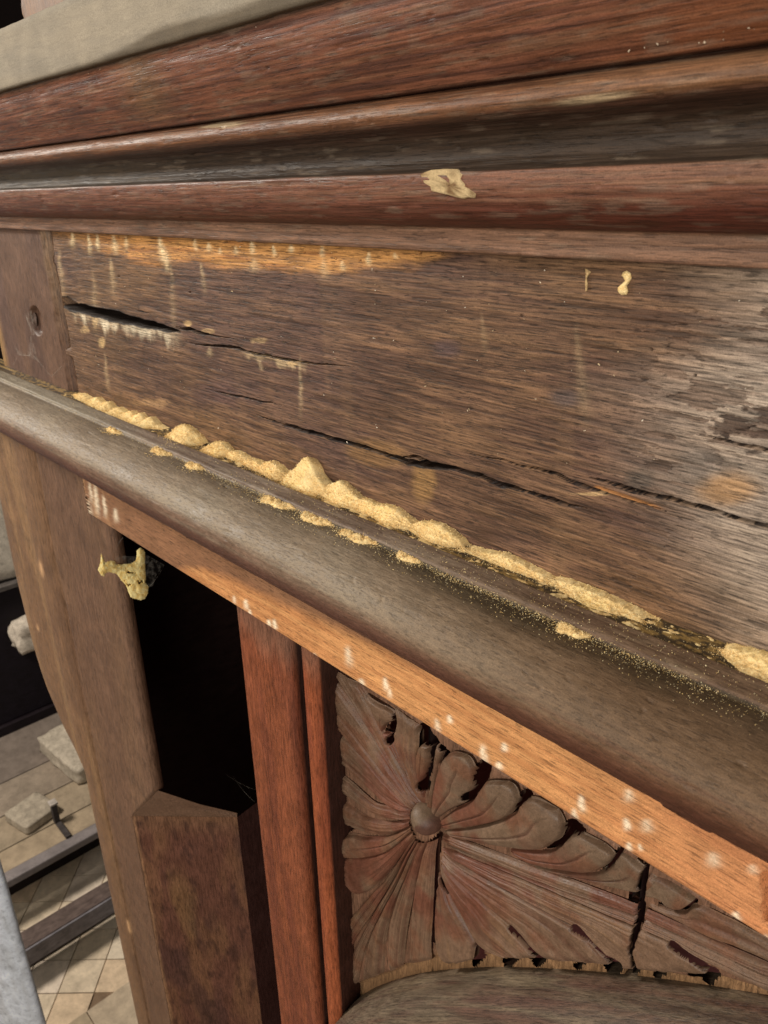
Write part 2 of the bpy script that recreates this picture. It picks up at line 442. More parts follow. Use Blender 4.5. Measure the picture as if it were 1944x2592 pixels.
# bare yellow wood along the top of the far end
by = np.interp(PX, [120, 250, 330, 445, 644, 800, 972, 1060, 1148, 1250, 1300], [600, 618, 655, 664, 678, 684, 676, 668, 642, 622, 600])
bare = sstep(20, -16, PY - by + 44 * (fbm(Vx * 26, Vz * 90, 70, 4) - .5) + 26 * (streak - .5)) * sstep(120, 175, PX) * sstep(1275, 1215, PX)
C = mixc(C, lin(196, 142, 82), bare * .88)
C = mixc(C, lin(160, 106, 60), bare * sstep(.45, .7, fbm(Vx * 16, Vz * 240, 71)) * .75)
C = mixc(C, lin(150, 112, 72), bare * sstep(330, 180, PX) * .75)
# dusty runs below the exit holes
dust = np.zeros_like(PX)
def run(x0, y0, ln, w, a, lean=0.10):
    t = (PY - y0) / ln
    cxl = x0 + lean * (PY - y0) + 4 * (vnoise(PY * .05, 0 * PY, int(x0)) - .5)
    ww = w * (0.6 + 0.7 * sstep(0, .5, t))
    m = np.exp(-((PX - cxl) / ww) ** 2) * sstep(-.15, .10, t) * sstep(1.0, .45, t)
    return a * m * (.55 + .6 * vnoise(PX * .35, PY * .22, int(y0)))
for r in [(182, 590, 46, 5, .75), (224, 596, 60, 4, .8), (244, 594, 50, 4, .85), (288, 598, 56, 6, .7), (316, 598, 45, 4, .6), (404, 602, 86, 8, .85, .22),
          (420, 640, 60, 5, .8), (492, 596, 50, 4, .6), (528, 615, 26, 5, .8), (596, 624, 26, 5, .6), (636, 604, 50, 5, .85), (692, 622, 34, 4, .85), (735, 618, 28, 5, .9),
          (815, 620, 40, 5, .6), (868, 662, 30, 6, .55), (932, 640, 40, 5, .85), (556, 628, 20, 4, .6), (1000, 640, 20, 5, .5), (640, 655, 45, 10, .35), (820, 660, 60, 9, .3),
          (236, 700, 180, 7, .35, .06), (430, 660, 260, 6, .3, .06), (510, 670, 90, 5, .45), (760, 912, 170, 4, .55, .02), (265, 900, 110, 4, .45), (660, 915, 30, 4, .7), (530, 880, 30, 6, .6),
          (1220, 800, 120, 6, .2), (1460, 840, 300, 12, .22), (150, 640, 160, 6, .35), (280, 660, 110, 6, .4)]:
    dust = np.maximum(dust, run(*r))
C = mixc(C, lin(232, 206, 160), np.clip(dust * (1.15 - .55 * sstep(680, 710, PY)), 0, .92))
# splits
crk = np.zeros_like(PX); lip = np.zeros_like(PX); crkc = np.zeros_like(PX)
CRACKS = [
    ([(152, 762), (172, 768), (200, 780), (290, 800), (360, 818), (420, 832), (454, 840)], [11, 15, 12, 14, 12, 9, 3], .020),
    ([(448, 829), (475, 833), (505, 841), (545, 852), (600, 858)], [3, 5, 5, 2, 0], .012),
    ([(480, 869), (530, 875), (590, 880), (640, 893), (720, 910), (800, 922), (900, 930)], [1, 3, 4, 3.5, 3, 2, 0], .012),
    ([(520, 984), (580, 998), (660, 1016), (715, 1026)], [0, 3, 2.5, 0], .010),
    ([(650, 1050), (700, 1068), (750, 1084), (850, 1112), (930, 1134), (1000, 1158), (1030, 1168), (1085, 1178), (1150, 1186), (1215, 1204), (1270, 1228), (1330, 1245), (1400, 1264), (1440, 1278), (1500, 1292)],
     [1, 3, 5, 6, 6, 6, 8, 9, 5, 7, 8, 4, 6, 3, 0], .016),
    ([(1020, 1156), (1060, 1158), (1090, 1172), (1120, 1182)], [1, 5, 5, 1], .012),
    ([(1160, 1140), (1230, 1158), (1330, 1180), (1410, 1198), (1450, 1222), (1505, 1238), (1600, 1268), (1700, 1300)], [0, 2, 2.5, 4, 5, 4, 2, 0], .012),
    ([(1490, 1208), (1540, 1220), (1600, 1240), (1620, 1246), (1720, 1268), (1800, 1290), (1870, 1312), (1944, 1330), (2100, 1375)], [1, 4, 7, 5, 6, 5, 5, 6, 5], .014),
    ([(1750, 1095), (1830, 1112), (1944, 1140), (2050, 1170)], [0, 3, 5, 4], .010),
    ([(350, 786), (385, 795)], [2, 0], .006),
]
for pts, ws, dep in CRACKS:
    q = np.array(pts, float)
    w3 = on_y(q[:, 0], q[:, 1], YF)
    # half width in metres from pixels
    dpx = np.linalg.norm(on_y(q[:, 0], q[:, 1] + 1, YF) - w3, axis=1)
    zc = np.interp(xs, w3[:, 0], w3[:, 2]); hw = np.interp(xs, w3[:, 0], np.array(ws) * dpx * 0.85, left=0, right=0)
    zc = zc + 0.0022 * (fbm(xs * 60, 0 * xs, int(pts[0][0])) - .5) + 0.0004 * (vnoise(xs * 200, 0 * xs, 5) - .5)
    hw = hw * (.80 + .5 * fbm(xs * 70, 0 * xs, 9))
    if dep == .020: zc0 = zc
    d = np.abs(Vz - zc[:, None])
    m = sstep(1.0, .80, d / np.maximum(hw[:, None], 1e-6)) * (hw[:, None] > 2e-5)
    crk = np.maximum(crk, m * dep * 1.8)
    crkc = np.maximum(crkc, sstep(1.35, 1.05, d / np.maximum(hw[:, None], 1e-6)) * (hw[:, None] > 2e-5))
    lip = np.maximum(lip, sstep(2.2, 1.0, (zc[:, None] - Vz) / np.maximum(hw[:, None], 1e-6)) * (Vz < zc[:, None]) * (hw[:, None] > 1e-4))
white = sstep(1.0, .2, (PY - (770 + (PX - 180) * .255)) / 46 + (fbm(Vx * 90, Vz * 30, 80) - .5) * 1.6) * (PY > 758 + (PX - 180) * .255) * sstep(165, 200, PX) * sstep(470, 400, PX)
C = mixc(C, lin(222, 206, 176), white * (crk < .002) * (Vz < zc0[:, None]) * .85)
white2 = sstep(1.0, .2, (PY - (888 + (PX - 610) * .20)) / 24 + (fbm(Vx * 120, Vz * 30, 82) - .5) * 1.8) * (PY > 886 + (PX - 610) * .20) * sstep(600, 640, PX) * sstep(790, 740, PX)
C = mixc(C, lin(220, 196, 156), white2 * (crk < .002) * .6)
for (cx, cy, rx, ry, a) in [(257, 866, 12, 14, .9), (215, 835, 12, 12, .6), (240, 810, 8, 30, .6), (655, 862, 24, 10, .5), (475, 820, 12, 9, .7), (525, 838, 22, 8, .4), (740, 920, 16, 8, .5), (1500, 1250, 60, 5, .5)]:
    d = np.hypot((PX - cx) / rx, (PY - cy) / ry) + (fbm(Vx * 120, Vz * 120, 84) - .5) * .9
    C = mixc(C, lin(222, 190, 140), sstep(1.1, .5, d) * a * (crk < .002))
# bare splinter edge beside the right-hand split
sp = sstep(1, .3, np.abs(PY - np.interp(PX, [1500, 1520, 1600, 1680], [1232, 1236, 1262, 1290])) / 7) * sstep(1500, 1512, PX) * sstep(1690, 1640, PX)
C = mixc(C, lin(190, 132, 76), sp * .8)
C = mixc(C, lin(150, 118, 86), lip * .45 * sstep(.35, .6, fbm(Vx * 90, Vz * 200, 86)))  # lower lips of the splits painted lighter, as lit edges
C = mixc(C, lin(24, 15, 12), crkc * .95)  # split interiors painted near black: old dirt plus the shade inside
# exit holes and the knot
pit = np.zeros_like(PX)
for (hx, hy, r) in [(1062, 640, 5), (912, 660, 3), (580, 610, 3), (770, 640, 3), (1650, 885, 4), (1120, 640, 3), (300, 700, 2.5), (700, 650, 2.5), (850, 655, 2.5), (1760, 950, 4), (1320, 800, 3), (480, 740, 2.5)]:
    pit = np.maximum(pit, sstep(1.0, .6, np.hypot(PX - hx, PY - hy) / r))
kd = np.hypot((PX - 1785) / 34, (PY - 800) / 26)
knot = sstep(1.2, .2, kd + (fbm(Vx * 80, Vz * 80, 90) - .5) * .9)
C = mixc(C, lin(84, 60, 48), knot * .7 * sstep(.4, .6, fbm(Vx * 120, Vz * 160, 91)))
C = mixc(C, lin(30, 20, 16), pit * .8)
C = C * np.array([.84, .78, .70]) ** (1 - .75 * wx - .6 * np.clip(bare + 1.5 * dust + 1.5 * white, 0, 1.4) * (1 - wx))[..., None]
h = 0.0009 * (streak - .5) + 0.0005 * (streak2 - .5) * sstep(1300, 1900, PX) * 2 + 0.0016 * (fbm(Vx * 3, Vz * 9, 95) - .5) - 0.0010 * blot - 0.0010 * blot2 - 0.0022 * knot * (fbm(Vx * 120, Vz * 160, 91) - .3) \
    + 0.0006 * dust - pit * .005 - crk
edge = sstep(-1.045, -1.030, Vx + .008 * (fbm(Vz * 40, 0 * Vz, 96) - .5))
h -= (1 - edge) * .006 * sstep(.4, .6, fbm(Vz * 26, 0 * Vz, 97))
V[..., 1] -= h
frieze = mesh_obj('frieze_board', V, grid_faces(*Vx.shape), C.reshape(-1, 3), WX(), FUR)
frieze['label'] = 'cracked weathered brown board with frass stains'

# ---- end stile beside the frieze with its peg
def panel_grid(name, x0, x1, z0, z1, y, nx, nz, colfn, mat, disp=None, depth=0.02):
    gx, gz_ = np.linspace(x0, x1, nx), np.linspace(z0, z1, nz)
    A, B = np.meshgrid(gx, gz_, indexing='ij')
    V = np.stack([A, np.full_like(A, y), B], -1)
    px, py = project(V)
    if disp is not None: V[..., 1] -= disp(A, B, px, py)
    Cc = colfn(A, B, px, py)
    F = [grid_faces(nx, nz)]
    # side skirts so the board has thickness
    Vf = V.reshape(-1, 3); Cf = Cc.reshape(-1, 3)
    ring = np.concatenate([np.arange(nz), np.arange(1, nx) * nz + nz - 1, (nx - 1) * nz + np.arange(nz - 2, -1, -1), np.arange(nx - 2, 0, -1) * nz])
    back = Vf[ring].copy(); back[:, 1] = y + depth
    n0 = len(Vf); k = len(ring); a = np.arange(k); b = (a + 1) % k
    F.append(np.stack([ring[a], ring[b], n0 + b, n0 + a], -1))
    return mesh_obj(name, np.vstack([Vf, back]), np.vstack(F), np.vstack([Cf, Cf[ring]]), mat, FUR)
def st_col(A, B, px, py):
    c = np.empty(A.shape + (3,)); c[:] = lin(102, 75, 58)
    c = mixc(c, lin(84, 62, 54), sstep(.4, .7, fbm(A * 20, B * 4, 101)) * .6)
    c = mixc(c, lin(150, 116, 72), sstep(-1.272, -1.298, A + .01 * (fbm(A * 10, B * 30, 103) - .5)) * .8)
    c = mixc(c, lin(140, 112, 84), sstep(-1.066, -1.054, A + .016 * (fbm(A * 20, B * 50, 104) - .5)) * .6 * sstep(-.20, -.08, B))
    return c
def st_disp(A, B, px, py):
    pegd = np.hypot((px - 92) / 17, (py - 812 - (px - 92) * .9) / 36)
    h = -0.008 * sstep(1.0, .8, pegd)
    h -= 0.004 * sstep(-1.060, -1.050, A + .012 * (fbm(A * 30, B * 40, 106) - .55))
    return h + .0006 * (fbm(A * 30, B * 8, 107) - .5)
panel_grid('end_stile', -1.303, -1.049, Z5 - .012, -.030, YF - 0.004, 150, 150, st_col, WZ(), st_disp)
p = on_y(88, 806, YF + .002)
th = np.linspace(0, 2 * np.pi, 33)[:-1]
pv = [[p[0] - .007 + .0165 * math.cos(t) * s, p[1] - .004 * (1 - s * s) - .001 + .0004 * math.sin(5 * t), p[2] + .014 * math.sin(t) * s] for s in (1, .8, .5, .2) for t in th]
pf = [[r * 32 + k, r * 32 + (k + 1) % 32, (r + 1) * 32 + (k + 1) % 32, (r + 1) * 32 + k] for r in range(3) for k in range(32)]
pg = mesh_obj('peg', pv, pf, lin(92, 74, 64), WZ(), FUR)
pg['label'] = 'round wooden peg in the end stile'

# ---- ledge moulding under the frieze
prof_l = [(0.412, Z5 - .0015), (0.395, Z5 - .0016), (0.3795, Z5 - .0020), (0.3760, Z5 - .0016), (0.3742, Z5 + .0012), (0.3728, Z5 + .0018), (0.3650, Z5 + .0010), (0.3585, Z5 + .0000),
          (0.3568, Z5 - .0008), (0.3562, Z5 - .0034), (0.3545, Z5 - .0044), (0.350, Z5 - .0042)]
n_top = len(prof_l)
for a in np.linspace(90, 180, 12):
    prof_l.append((0.348 - .044 * -math.cos(math.radians(a)) * 1.0 if False else 0.348 + .044 * math.cos(math.radians(a)), Z5 - .0042 - .026 + .026 * math.sin(math.radians(a))))
prof_l += [(0.3045, Z5 - .036), (0.3065, Z5 - .043), (0.3105, Z5 - .0495), (0.3165, Z5 - .0548), (0.3235, Z5 - .0590), (0.3300, Z5 - .0640), (0.3335, Z5 - .0700), (0.3345, Z5 - .0705), (0.340, Z5 - .0708)]
prof_l = resample(prof_l, 190)
def ledge_col(V, px, py):
    v = vline(px, py) ; x, z = V[..., 0], V[..., 2]
    s = np.linspace(0, 1, V.shape[1])[None, :] + 0 * x
    yy = V[..., 1]
    st = fbm(x * 9, s * 60, 120, 4); bl = fbm(x * 12, s * 5, 121, 4); lo = fbm(x * 4, s * 3, 122)
    nearf = sstep(700, 1700, px)
    c = np.empty(V.shape); c[:] = lin(136, 121, 102)
    c = mixc(c, lin(114, 96, 79), nearf * .9)
    c = mixc(c, lin(150, 140, 122), sstep(.5, .8, bl) * .35 * (1 - nearf))
    c = mixc(c, lin(92, 80, 68), sstep(.45, .75, bl) * .5 * nearf)
    c = mixc(c, lin(130, 112, 92), sstep(.55, .8, lo) * .5 * nearf)
    # red brown along the nose, darker towards its underside
    c = mixc(c, lin(106, 74, 58), sstep(1048, 1084, v + 30 * (st - .5) + 30 * (lo - .5)) * .85)
    c = mixc(c, lin(84, 52, 42), sstep(1072, 1090, v) * .8)
    # grime in the hollow behind the nose, deepened with painted shade
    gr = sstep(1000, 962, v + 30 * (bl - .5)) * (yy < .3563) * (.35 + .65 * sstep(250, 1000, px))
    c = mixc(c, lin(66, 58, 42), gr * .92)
    bead = (yy > .3564) & (yy < .3760)
    c = np.where(bead[..., None], mixc(mixc(np.broadcast_to(lin(126, 110, 96), c.shape).copy(), lin(98, 80, 68), sstep(.45, .7, st) * .7), lin(150, 138, 122), sstep(.55, .75, fbm(x * 26, s * 30, 123)) * .5), c)
    c = mixc(c, lin(134, 126, 108), bead * sstep(420, 150, px) * .8)
    c = c * np.array([.88, .81, .73]) ** (.4 + 1.7 * nearf)[..., None]
    chan = yy >= .3760
    c = np.where(chan[..., None], mixc(np.broadcast_to(lin(70, 58, 42), c.shape).copy(), lin(196, 160, 94), sstep(.45, .65, fbm(x * 190, yy * 420, 124)) * .55), c)
    return c
def ledge_disp(V, px, py):
    x = V[..., 0]; s = np.linspace(0, 1, V.shape[1])[None, :] + 0 * x
    return .0007 * (fbm(x * 8, s * 20, 125) - .5) + .0009 * (fbm(x * 40, s * 30, 126) - .5) + .0012 * (fbm(x * 3, 0 * x, 127) - .5) - .0010 * sstep(.80, .86, fbm(x * 34, s * 26, 128)) - .0008 * sstep(.955, .975, vnoise(x * 90, s * 60, 129))
xl = xsamples(.33, -.28, -60, 2000, 3.0)
xl = np.concatenate([[-1.40], xl[xl > -1.39], np.linspace(xl[-1], .6, 12)[1:]])
moulding('ledge_moulding', prof_l, xl, ledge_col, WXD(), FUR, ledge_disp)

# ---- light batten under the ledge
YB = 0.335
zb1 = YB * slope(1085); zb0 = YB * slope(1160)
prof_b = resample([(0.348, zb1 + .002), (YB + .0010, zb1 + .002), (YB, zb1 + .0008), (YB - .0003, (zb0 + zb1) / 2), (YB, zb0 + .0014), (YB + .0012, zb0), (0.362, zb0 - .0002)], 80)
DR = [(622, 1520, 30, 5, .8), (632, 1545, 30, 4, .9), (680, 1570, 22, 5, .85), (694, 1570, 30, 5, .9), (795, 1655, 16, 5, .9), (880, 1640, 60, 8, .55), (914, 1720, 30, 7, .8), (975, 1718, 40, 6, .8), (985, 1745, 28, 5, .7), (1105, 1822, 40, 6, .7), (1138, 1812, 24, 6, .9),
      (1222, 1890, 70, 9, .7), (1276, 1882, 26, 7, .9), (1262, 1930, 24, 8, .9), (1470, 2016, 50, 8, .8), (1452, 2050, 40, 7, .7), (1585, 2074, 36, 8, .9), (1590, 2000, 40, 12, .5), (1636, 2076, 40, 14, .5), (1590, 2135, 26, 7, .8), (1620, 2138, 20, 5, .7), (1804, 2160, 46, 16, .5),
      (1700, 2232, 24, 9, .8), (1862, 2310, 30, 10, .8), (1905, 2190, 30, 12, .4), (1936, 2370, 40, 10, .7), (592, 1510, 24, 4, .6), (240, 1230, 90, 5, .7), (262, 1260, 60, 4, .7), (228, 1225, 60, 4, .6), (292, 1290, 40, 5, .7), (225, 1270, 50, 6, .5), (1415, 2060, 20, 4, .5)]
def bat_col(V, px, py):
    v = vline(px, py); x, z = V[..., 0], V[..., 2]
    c = np.empty(V.shape); c[:] = lin(200, 144, 92)
    st = fbm(x * 10, z * 240, 131, 4)
    c = mixc(c, lin(178, 120, 74), sstep(.4, .7, st) * .7)
    c = mixc(c, lin(188, 122, 84), sstep(1300, 1900, px) * .5)
    c = mixc(c, lin(224, 168, 104), sstep(.6, .85, fbm(x * 6, z * 20, 132)) * .5)
    lim = np.interp(px, [200, 420, 520, 700, 900, 1200, 2000], [1190, 1172, 1128, 1112, 1100, 1090, 1084])
    br = sstep(10, -10, v - lim + 14 * (fbm(x * 30, z * 60, 133) - .5))
    c = mixc(c, lin(122, 88, 66), br * .85)
    c = mixc(c, lin(176, 136, 96), sstep(330, 240, px) * .5 * sstep(.35, .6, fbm(x * 90, z * 20, 134)))
    d = np.zeros_like(px)
    for (x0, y0, ln, w, a) in DR:
        t = (py - y0) / ln
        cxl = x0 + .12 * (py - y0)
        m = np.exp(-((px - cxl - 3 * (vnoise(py * .16, 0 * py, int(x0)) - .5)) / (w * (.85 + .6 * np.clip(t, 0, 1)))) ** 2) * sstep(-.2, .12, t) * sstep(1.0, .4, t) * a
        d = np.maximum(d, m * (.6 + .55 * vnoise(px * .3, py * .2, int(y0))))
    c = c * np.array([1.02, 1.0, .99])
    return mixc(c, lin(248, 230, 198), np.clip(d * 1.15, 0, .95))
def bat_disp(V, px, py):
    x, z = V[..., 0], V[..., 2]
    h = .0006 * (fbm(x * 8, z * 60, 135) - .5)
    notch = sstep(1924, 1934, px + 10 * (vnoise(py * .06, 0 * py, 5) - .5)) * sstep(2205, 2225, py) * sstep(2338, 2318, py) * (V[..., 1] < .345)
    return h - notch * .018
xb = xsamples(YB, -.34, 214, 2000, 2.8)
xb = np.concatenate([xb, np.linspace(xb[-1], .6, 12)[1:]])
xb[0] = -.8865
moulding('light_batten', prof_b, xb, bat_col, WXF(), FUR, bat_disp)['label'] = 'bare orange wood strip with pale dust runs'
# its broken far end
rb = RNG.random(60)
ez = np.linspace(zb0, zb1 + .002, 26)
ex = -.8866 - .0035 * np.abs(fbm(ez * 300, 0 * ez, 3) * 1.6) - .004 * sstep(zb0, zb1, ez)
Ve = np.concatenate([np.stack([ex * 0 - .8865, ez * 0 + YB + .0003, ez], -1), np.stack([ex, ez * 0 + YB + .0028, ez], -1), np.stack([ex, ez * 0 + .36, ez], -1)])
n = len(ez); k = np.arange(n - 1)
Fe = np.vstack([np.stack([k, k + 1, n + k + 1, n + k], -1), np.stack([n + k, n + k + 1, 2 * n + k + 1, 2 * n + k], -1)])
mesh_obj('splintered_end', Ve, Fe, lin(206, 172, 122), WXF(), FUR)

# ---- cornice
def pv(v, y): return (y, y * slope(v))
prof_c = [(0.412, .390 * slope(578)), pv(578, .3905), pv(576, .3895), pv(550, .3890), pv(548.5, .3885)]
for a in np.linspace(0, 90, 9):
    prof_c.append((0.3870 - .0230 * math.sin(math.radians(a)), .3870 * slope(547) + (.364 * slope(484) - .3870 * slope(547)) * (1 - math.cos(math.radians(a)))))
prof_c += [pv(482.5, .3645), pv(481, .3660), pv(478, .3720), pv(468, .3765), pv(455, .3775), pv(443, .3755), pv(433, .3705), pv(428, .3655)]
for a in np.linspace(-70, 75, 11):
    prof_c.append((0.3640 - .0120 * math.cos(math.radians(a)), .3600 * (slope(428) + slope(386)) / 2 + .0078 * math.sin(math.radians(a))))
prof_c += [pv(385, .3660), pv(383.5, .3680), pv(382, .3630), pv(380, .3600)]
for t in np.linspace(0, 1, 14)[1:]:
    prof_c.append(pv(380 + (235 - 380) * t, .3600 - .024 * t - .006 * math.sin(math.pi * t)))
prof_c += [pv(232.5, .3335), pv(231, .3360)]
prof_c = resample(prof_c, 210)
def corn_col(V, px, py):
    v = vline(px, py); x = V[..., 0]
    s = np.linspace(0, 1, V.shape[1])[None, :] + 0 * x
    st = fbm(x * 8, s * 120, 141, 4); lo = fbm(x * 6, s * 8, 142); wv = 8 * (fbm(x * 7, s * 3, 143) - .5)
    nearf = sstep(500, 1800, px)
    c = np.empty(V.shape); c[:] = lin(122, 76, 56)                                  # wide brown face
    c = mixc(c, lin(76, 48, 42), sstep(.5, .3, st) * .7)
    c = mixc(c, lin(128, 76, 46), sstep(.52, .75, lo) * .6 * nearf)
    c = mixc(c, lin(122, 94, 72), sstep(.55, .8, st) * .45)
    pd = np.exp(-((px - (330 + (py - 130) * .35)) / 55) ** 2) * sstep(110, 160, py) * sstep(330, 260, py)  # diagonal light reflection painted onto the wide face
    c = mixc(c, lin(136, 104, 74), pd * .55)
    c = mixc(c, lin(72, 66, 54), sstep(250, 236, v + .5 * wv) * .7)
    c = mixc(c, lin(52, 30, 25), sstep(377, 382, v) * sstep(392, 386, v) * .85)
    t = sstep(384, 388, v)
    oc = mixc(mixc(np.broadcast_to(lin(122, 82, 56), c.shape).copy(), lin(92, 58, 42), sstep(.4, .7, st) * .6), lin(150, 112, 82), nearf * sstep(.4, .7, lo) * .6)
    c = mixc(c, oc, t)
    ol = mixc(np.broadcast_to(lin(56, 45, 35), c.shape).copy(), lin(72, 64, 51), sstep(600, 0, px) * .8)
    c = mixc(c, lin(94, 62, 48), sstep(414, 420, v + .6 * wv))  # shaded lower half of the round painted browner
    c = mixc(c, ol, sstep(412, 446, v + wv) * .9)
    rd = mixc(np.broadcast_to(lin(116, 74, 57), c.shape).copy(), lin(142, 108, 86), sstep(.45, .7, st) * .5 + nearf * .3 * sstep(512, 488, v))  # lit upper edge of the ovolo painted lighter
    rd = mixc(rd, lin(84, 40, 29), sstep(503, 530, v + wv) * (.55 + .4 * nearf))  # shade on the ovolo's turned-under part painted dark red
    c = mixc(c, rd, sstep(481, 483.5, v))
    fl = mixc(np.broadcast_to(lin(132, 98, 78), c.shape).copy(), lin(104, 76, 62), sstep(.4, .7, st) * .7)
    c = mixc(c, fl, sstep(546.5, 549, v))
    # pale scraped lengths on the round
    c = c * np.array([.90, .885, .82])
    c = mixc(c, lin(128, 112, 94), sstep(.60, .74, fbm(x * 44, s * 70, 148)) * .30)
    sc = sstep(1, .4, np.hypot((px - 560) / 70, (py - 318 + (px - 560) * .09) / 9) + (fbm(x * 30, s * 90, 146) - .5)) * .8
    sc = np.maximum(sc, sstep(1, .3, np.hypot((px - 1500) / 130, (py - 250 + (px - 1500) * .16) / 16) + (fbm(x * 20, s * 80, 147) - .5) * .8) * .6)
    c = mixc(c, lin(190, 168, 132), sc)
    return c
def corn_disp(V, px, py):
    x = V[..., 0]; s = np.linspace(0, 1, V.shape[1])[None, :] + 0 * x
    return .0008 * (fbm(x * 6, s * 25, 151) - .5) + .0007 * (fbm(x * 30, s * 60, 152) - .5) + .0016 * (fbm(x * 2.2, 0 * x, 153) - .5) - .0010 * sstep(.80, .86, fbm(x * 30, s * 40, 154)) - .0008 * sstep(.955, .975, vnoise(x * 80, s * 90, 155))
xc = xsamples(.36, .03, -60, 2000, 3.0)
xc = np.concatenate([[-1.42], xc[xc > -1.41], np.linspace(xc[-1], .6, 12)[1:]])
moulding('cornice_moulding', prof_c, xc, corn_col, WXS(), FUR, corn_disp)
# pale fascia at the top of the cornice
yfa = .3285
prof_f = resample([(0.345, yfa * slope(231) + .0003), (yfa + .0022, yfa * slope(231)), (yfa + .0004, yfa * slope(229)), (yfa - .001, yfa * slope(200)), (yfa - .0035, yfa * slope(90)), (yfa - .0025, yfa * slope(76.5)), (yfa, yfa * slope(75)), (.42, yfa * slope(75) + .001)], 70)
def fas_col(V, px, py):
    x, z = V[..., 0], V[..., 2]
    c = np.empty(V.shape); c[:] = lin(157, 145, 126)
    c = mixc(c, lin(142, 133, 118), sstep(.4, .7, fbm(x * 10, z * 60, 161)) * .6)
    lowe = sstep(18, -6, vline(px, py) * -1 + 229 + 16 * (fbm(x * 16, z * 10, 162) - .5) - 22 * sstep(250, 700, px))
    c = mixc(c, lin(96, 84, 68), sstep(.2, .9, 1 - lowe) * 0 + sstep(218, 230, vline(px, py) + 20 * sstep(220, 420, px) * (.6 + .8 * fbm(x * 14, 0 * x, 163))) * .85)
    return c
def fas_disp(V, px, py):
    x, z = V[..., 0], V[..., 2]
    return .0016 * (fbm(x * 14, z * 20, 165) - .5) + .0006 * (fbm(x * 60, z * 60, 166) - .5)
xfa = np.concatenate([np.linspace(-1.43, -.2, 420), np.linspace(-.19, .6, 20)])
moulding('fascia_board', prof_f, xfa, fas_col, WDUST(), FUR, fas_disp)['label'] = 'pale dusty fascia along the top'
# rough upright board standing behind the cornice
def ub_col(A, B, px, py):
    c = np.empty(A.shape + (3,)); c[:] = lin(128, 98, 74)
    c = mixc(c, lin(96, 70, 56), sstep(.4, .7, fbm(A * 24, B * 5, 171)) * .8)
    return mixc(c, lin(196, 160, 108), sstep(-1.156, -1.162, A))
def ub_disp(A, B, px, py): return -.004 * sstep(-1.155, -1.163, A + .006 * (fbm(B * 80, 0 * B, 173) - .5))
o = panel_grid('upper_board', -1.163, -.30, .139, .60, .46, 90, 60, ub_col, WZ(), ub_disp)
me = o.data
for vtx in me.vertices:                                  # ragged sawn edge
    wx_ = vtx.co.x + BASE[0]
    if wx_ < -1.15: vtx.co.x += .005 * math.sin(vtx.co.z * 260) * math.sin(vtx.co.z * 97)

# ---- broken scrap of pale wood on the cornice
def scrap():
    out = [(1065, 440), (1092, 430), (1130, 427), (1160, 428), (1178, 440), (1172, 452), (1184, 466), (1182, 472), (1192, 478), (1206, 490), (1204, 502), (1190, 500), (1176, 504), (1160, 500), (1140, 494), (1122, 490), (1095, 484), (1090, 472), (1076, 462), (1070, 450)]
    q = np.array(out, float)
    W = on_y(q[:, 0], q[:, 1], .3660)
    c = W.mean(0)
    n = len(W); V = []; Cs = []
    for k, s in enumerate((1.0, .93, .7, .35, .02)):
        for w in W:
            P = c + (w - c) * s
            # follow the moulding below: sit proud of its face at the same sight line
            V.append(P + [0, -(.0003 if k == 0 else .0022 + .0016 * (fbm(P[0] * 320, P[2] * 320, 7) - .5) * 2), 0])
            Cs.append(mixc(lin(196, 170, 128), lin(120, 94, 66), np.array(sstep(.5, .62, float(fbm(P[0] * 240 + P[2] * 120, P[2] * 300, 11))))))
    V.append(c + [0, -.0025, 0]); Cs.append(lin(150, 126, 96))
    F = [[r * n + k, r * n + (k + 1) % n, (r + 1) * n + (k + 1) % n, (r + 1) * n + k] for r in range(4) for k in range(n)]
    F += [[4 * n + k, 4 * n + (k + 1) % n, len(V) - 1, len(V) - 1] for k in range(n)]
    Ft = np.array(F[:4 * n])
    o = mesh_obj('bare_scar', np.array(V), Ft, np.array(Cs), WFRASS(), FUR)
    o['label'] = 'pale flaked scar on the cornice moulding'
scrap()

# ---- left corner post (scalloped board) with the splayed lower block
ol = np.array([(0, 1287), (29, 1431), (77, 1624), (104, 1711), (130, 1775), (159, 1841), (190, 1895), (209, 1930), (219, 2000), (244, 2106), (287, 2307), (331, 2513), (347, 2592)], float)
OW = on_y(ol[:, 0], ol[:, 1], .345)
oz = np.concatenate([[-.300], OW[:, 2], [FZ]]); ox = np.concatenate([[-1.303], OW[:, 0], [-1.168]])
ox[-6:] = -1.167
zA2 = float(on_y(336, 2068, .338)[2]); zE = float(on_y(397, 2010, .338)[2])
zr = np.concatenate([np.linspace(-.300, -1.65, 260), np.linspace(-1.70, FZ, 8)])
nr = 70
s = np.linspace(0, 1, nr)
Vp = np.zeros((len(zr), nr, 3)); Cp = np.zeros_like(Vp)
xl_ = np.interp(zr, oz[::-1], ox[::-1])
xl_ = np.convolve(np.pad(xl_, 5, 'edge'), np.ones(11) / 11, 'valid')
xr_ = np.where(zr > zE, -.851, np.where(zr < zA2, -.955, -.851 + (-.955 + .851) * (zE - zr) / (zE - zA2)))
for i, z in enumerate(zr):
    x = xl_[i] + (xr_[i] - xl_[i]) * s
    dl = x - xl_[i]
    y = .338 + .010 * np.exp(-dl / .030) + .004 * np.exp(-((x + 1.10) / .05) ** 2) * -1
    m = x + 1.062 + .0 * z
    y += .0032 * np.exp(-(m / .0028) ** 2)                                   # incised line
    y += .0014 * (fbm(x * 30, z * 4 + 0 * x, 181) - .5)
    Vp[i, :, 0] = x; Vp[i, :, 1] = y; Vp[i, :, 2] = z
A, B = Vp[..., 0], Vp[..., 2]
ppx, ppy = project(Vp)
Cp[:] = lin(122, 92, 68)
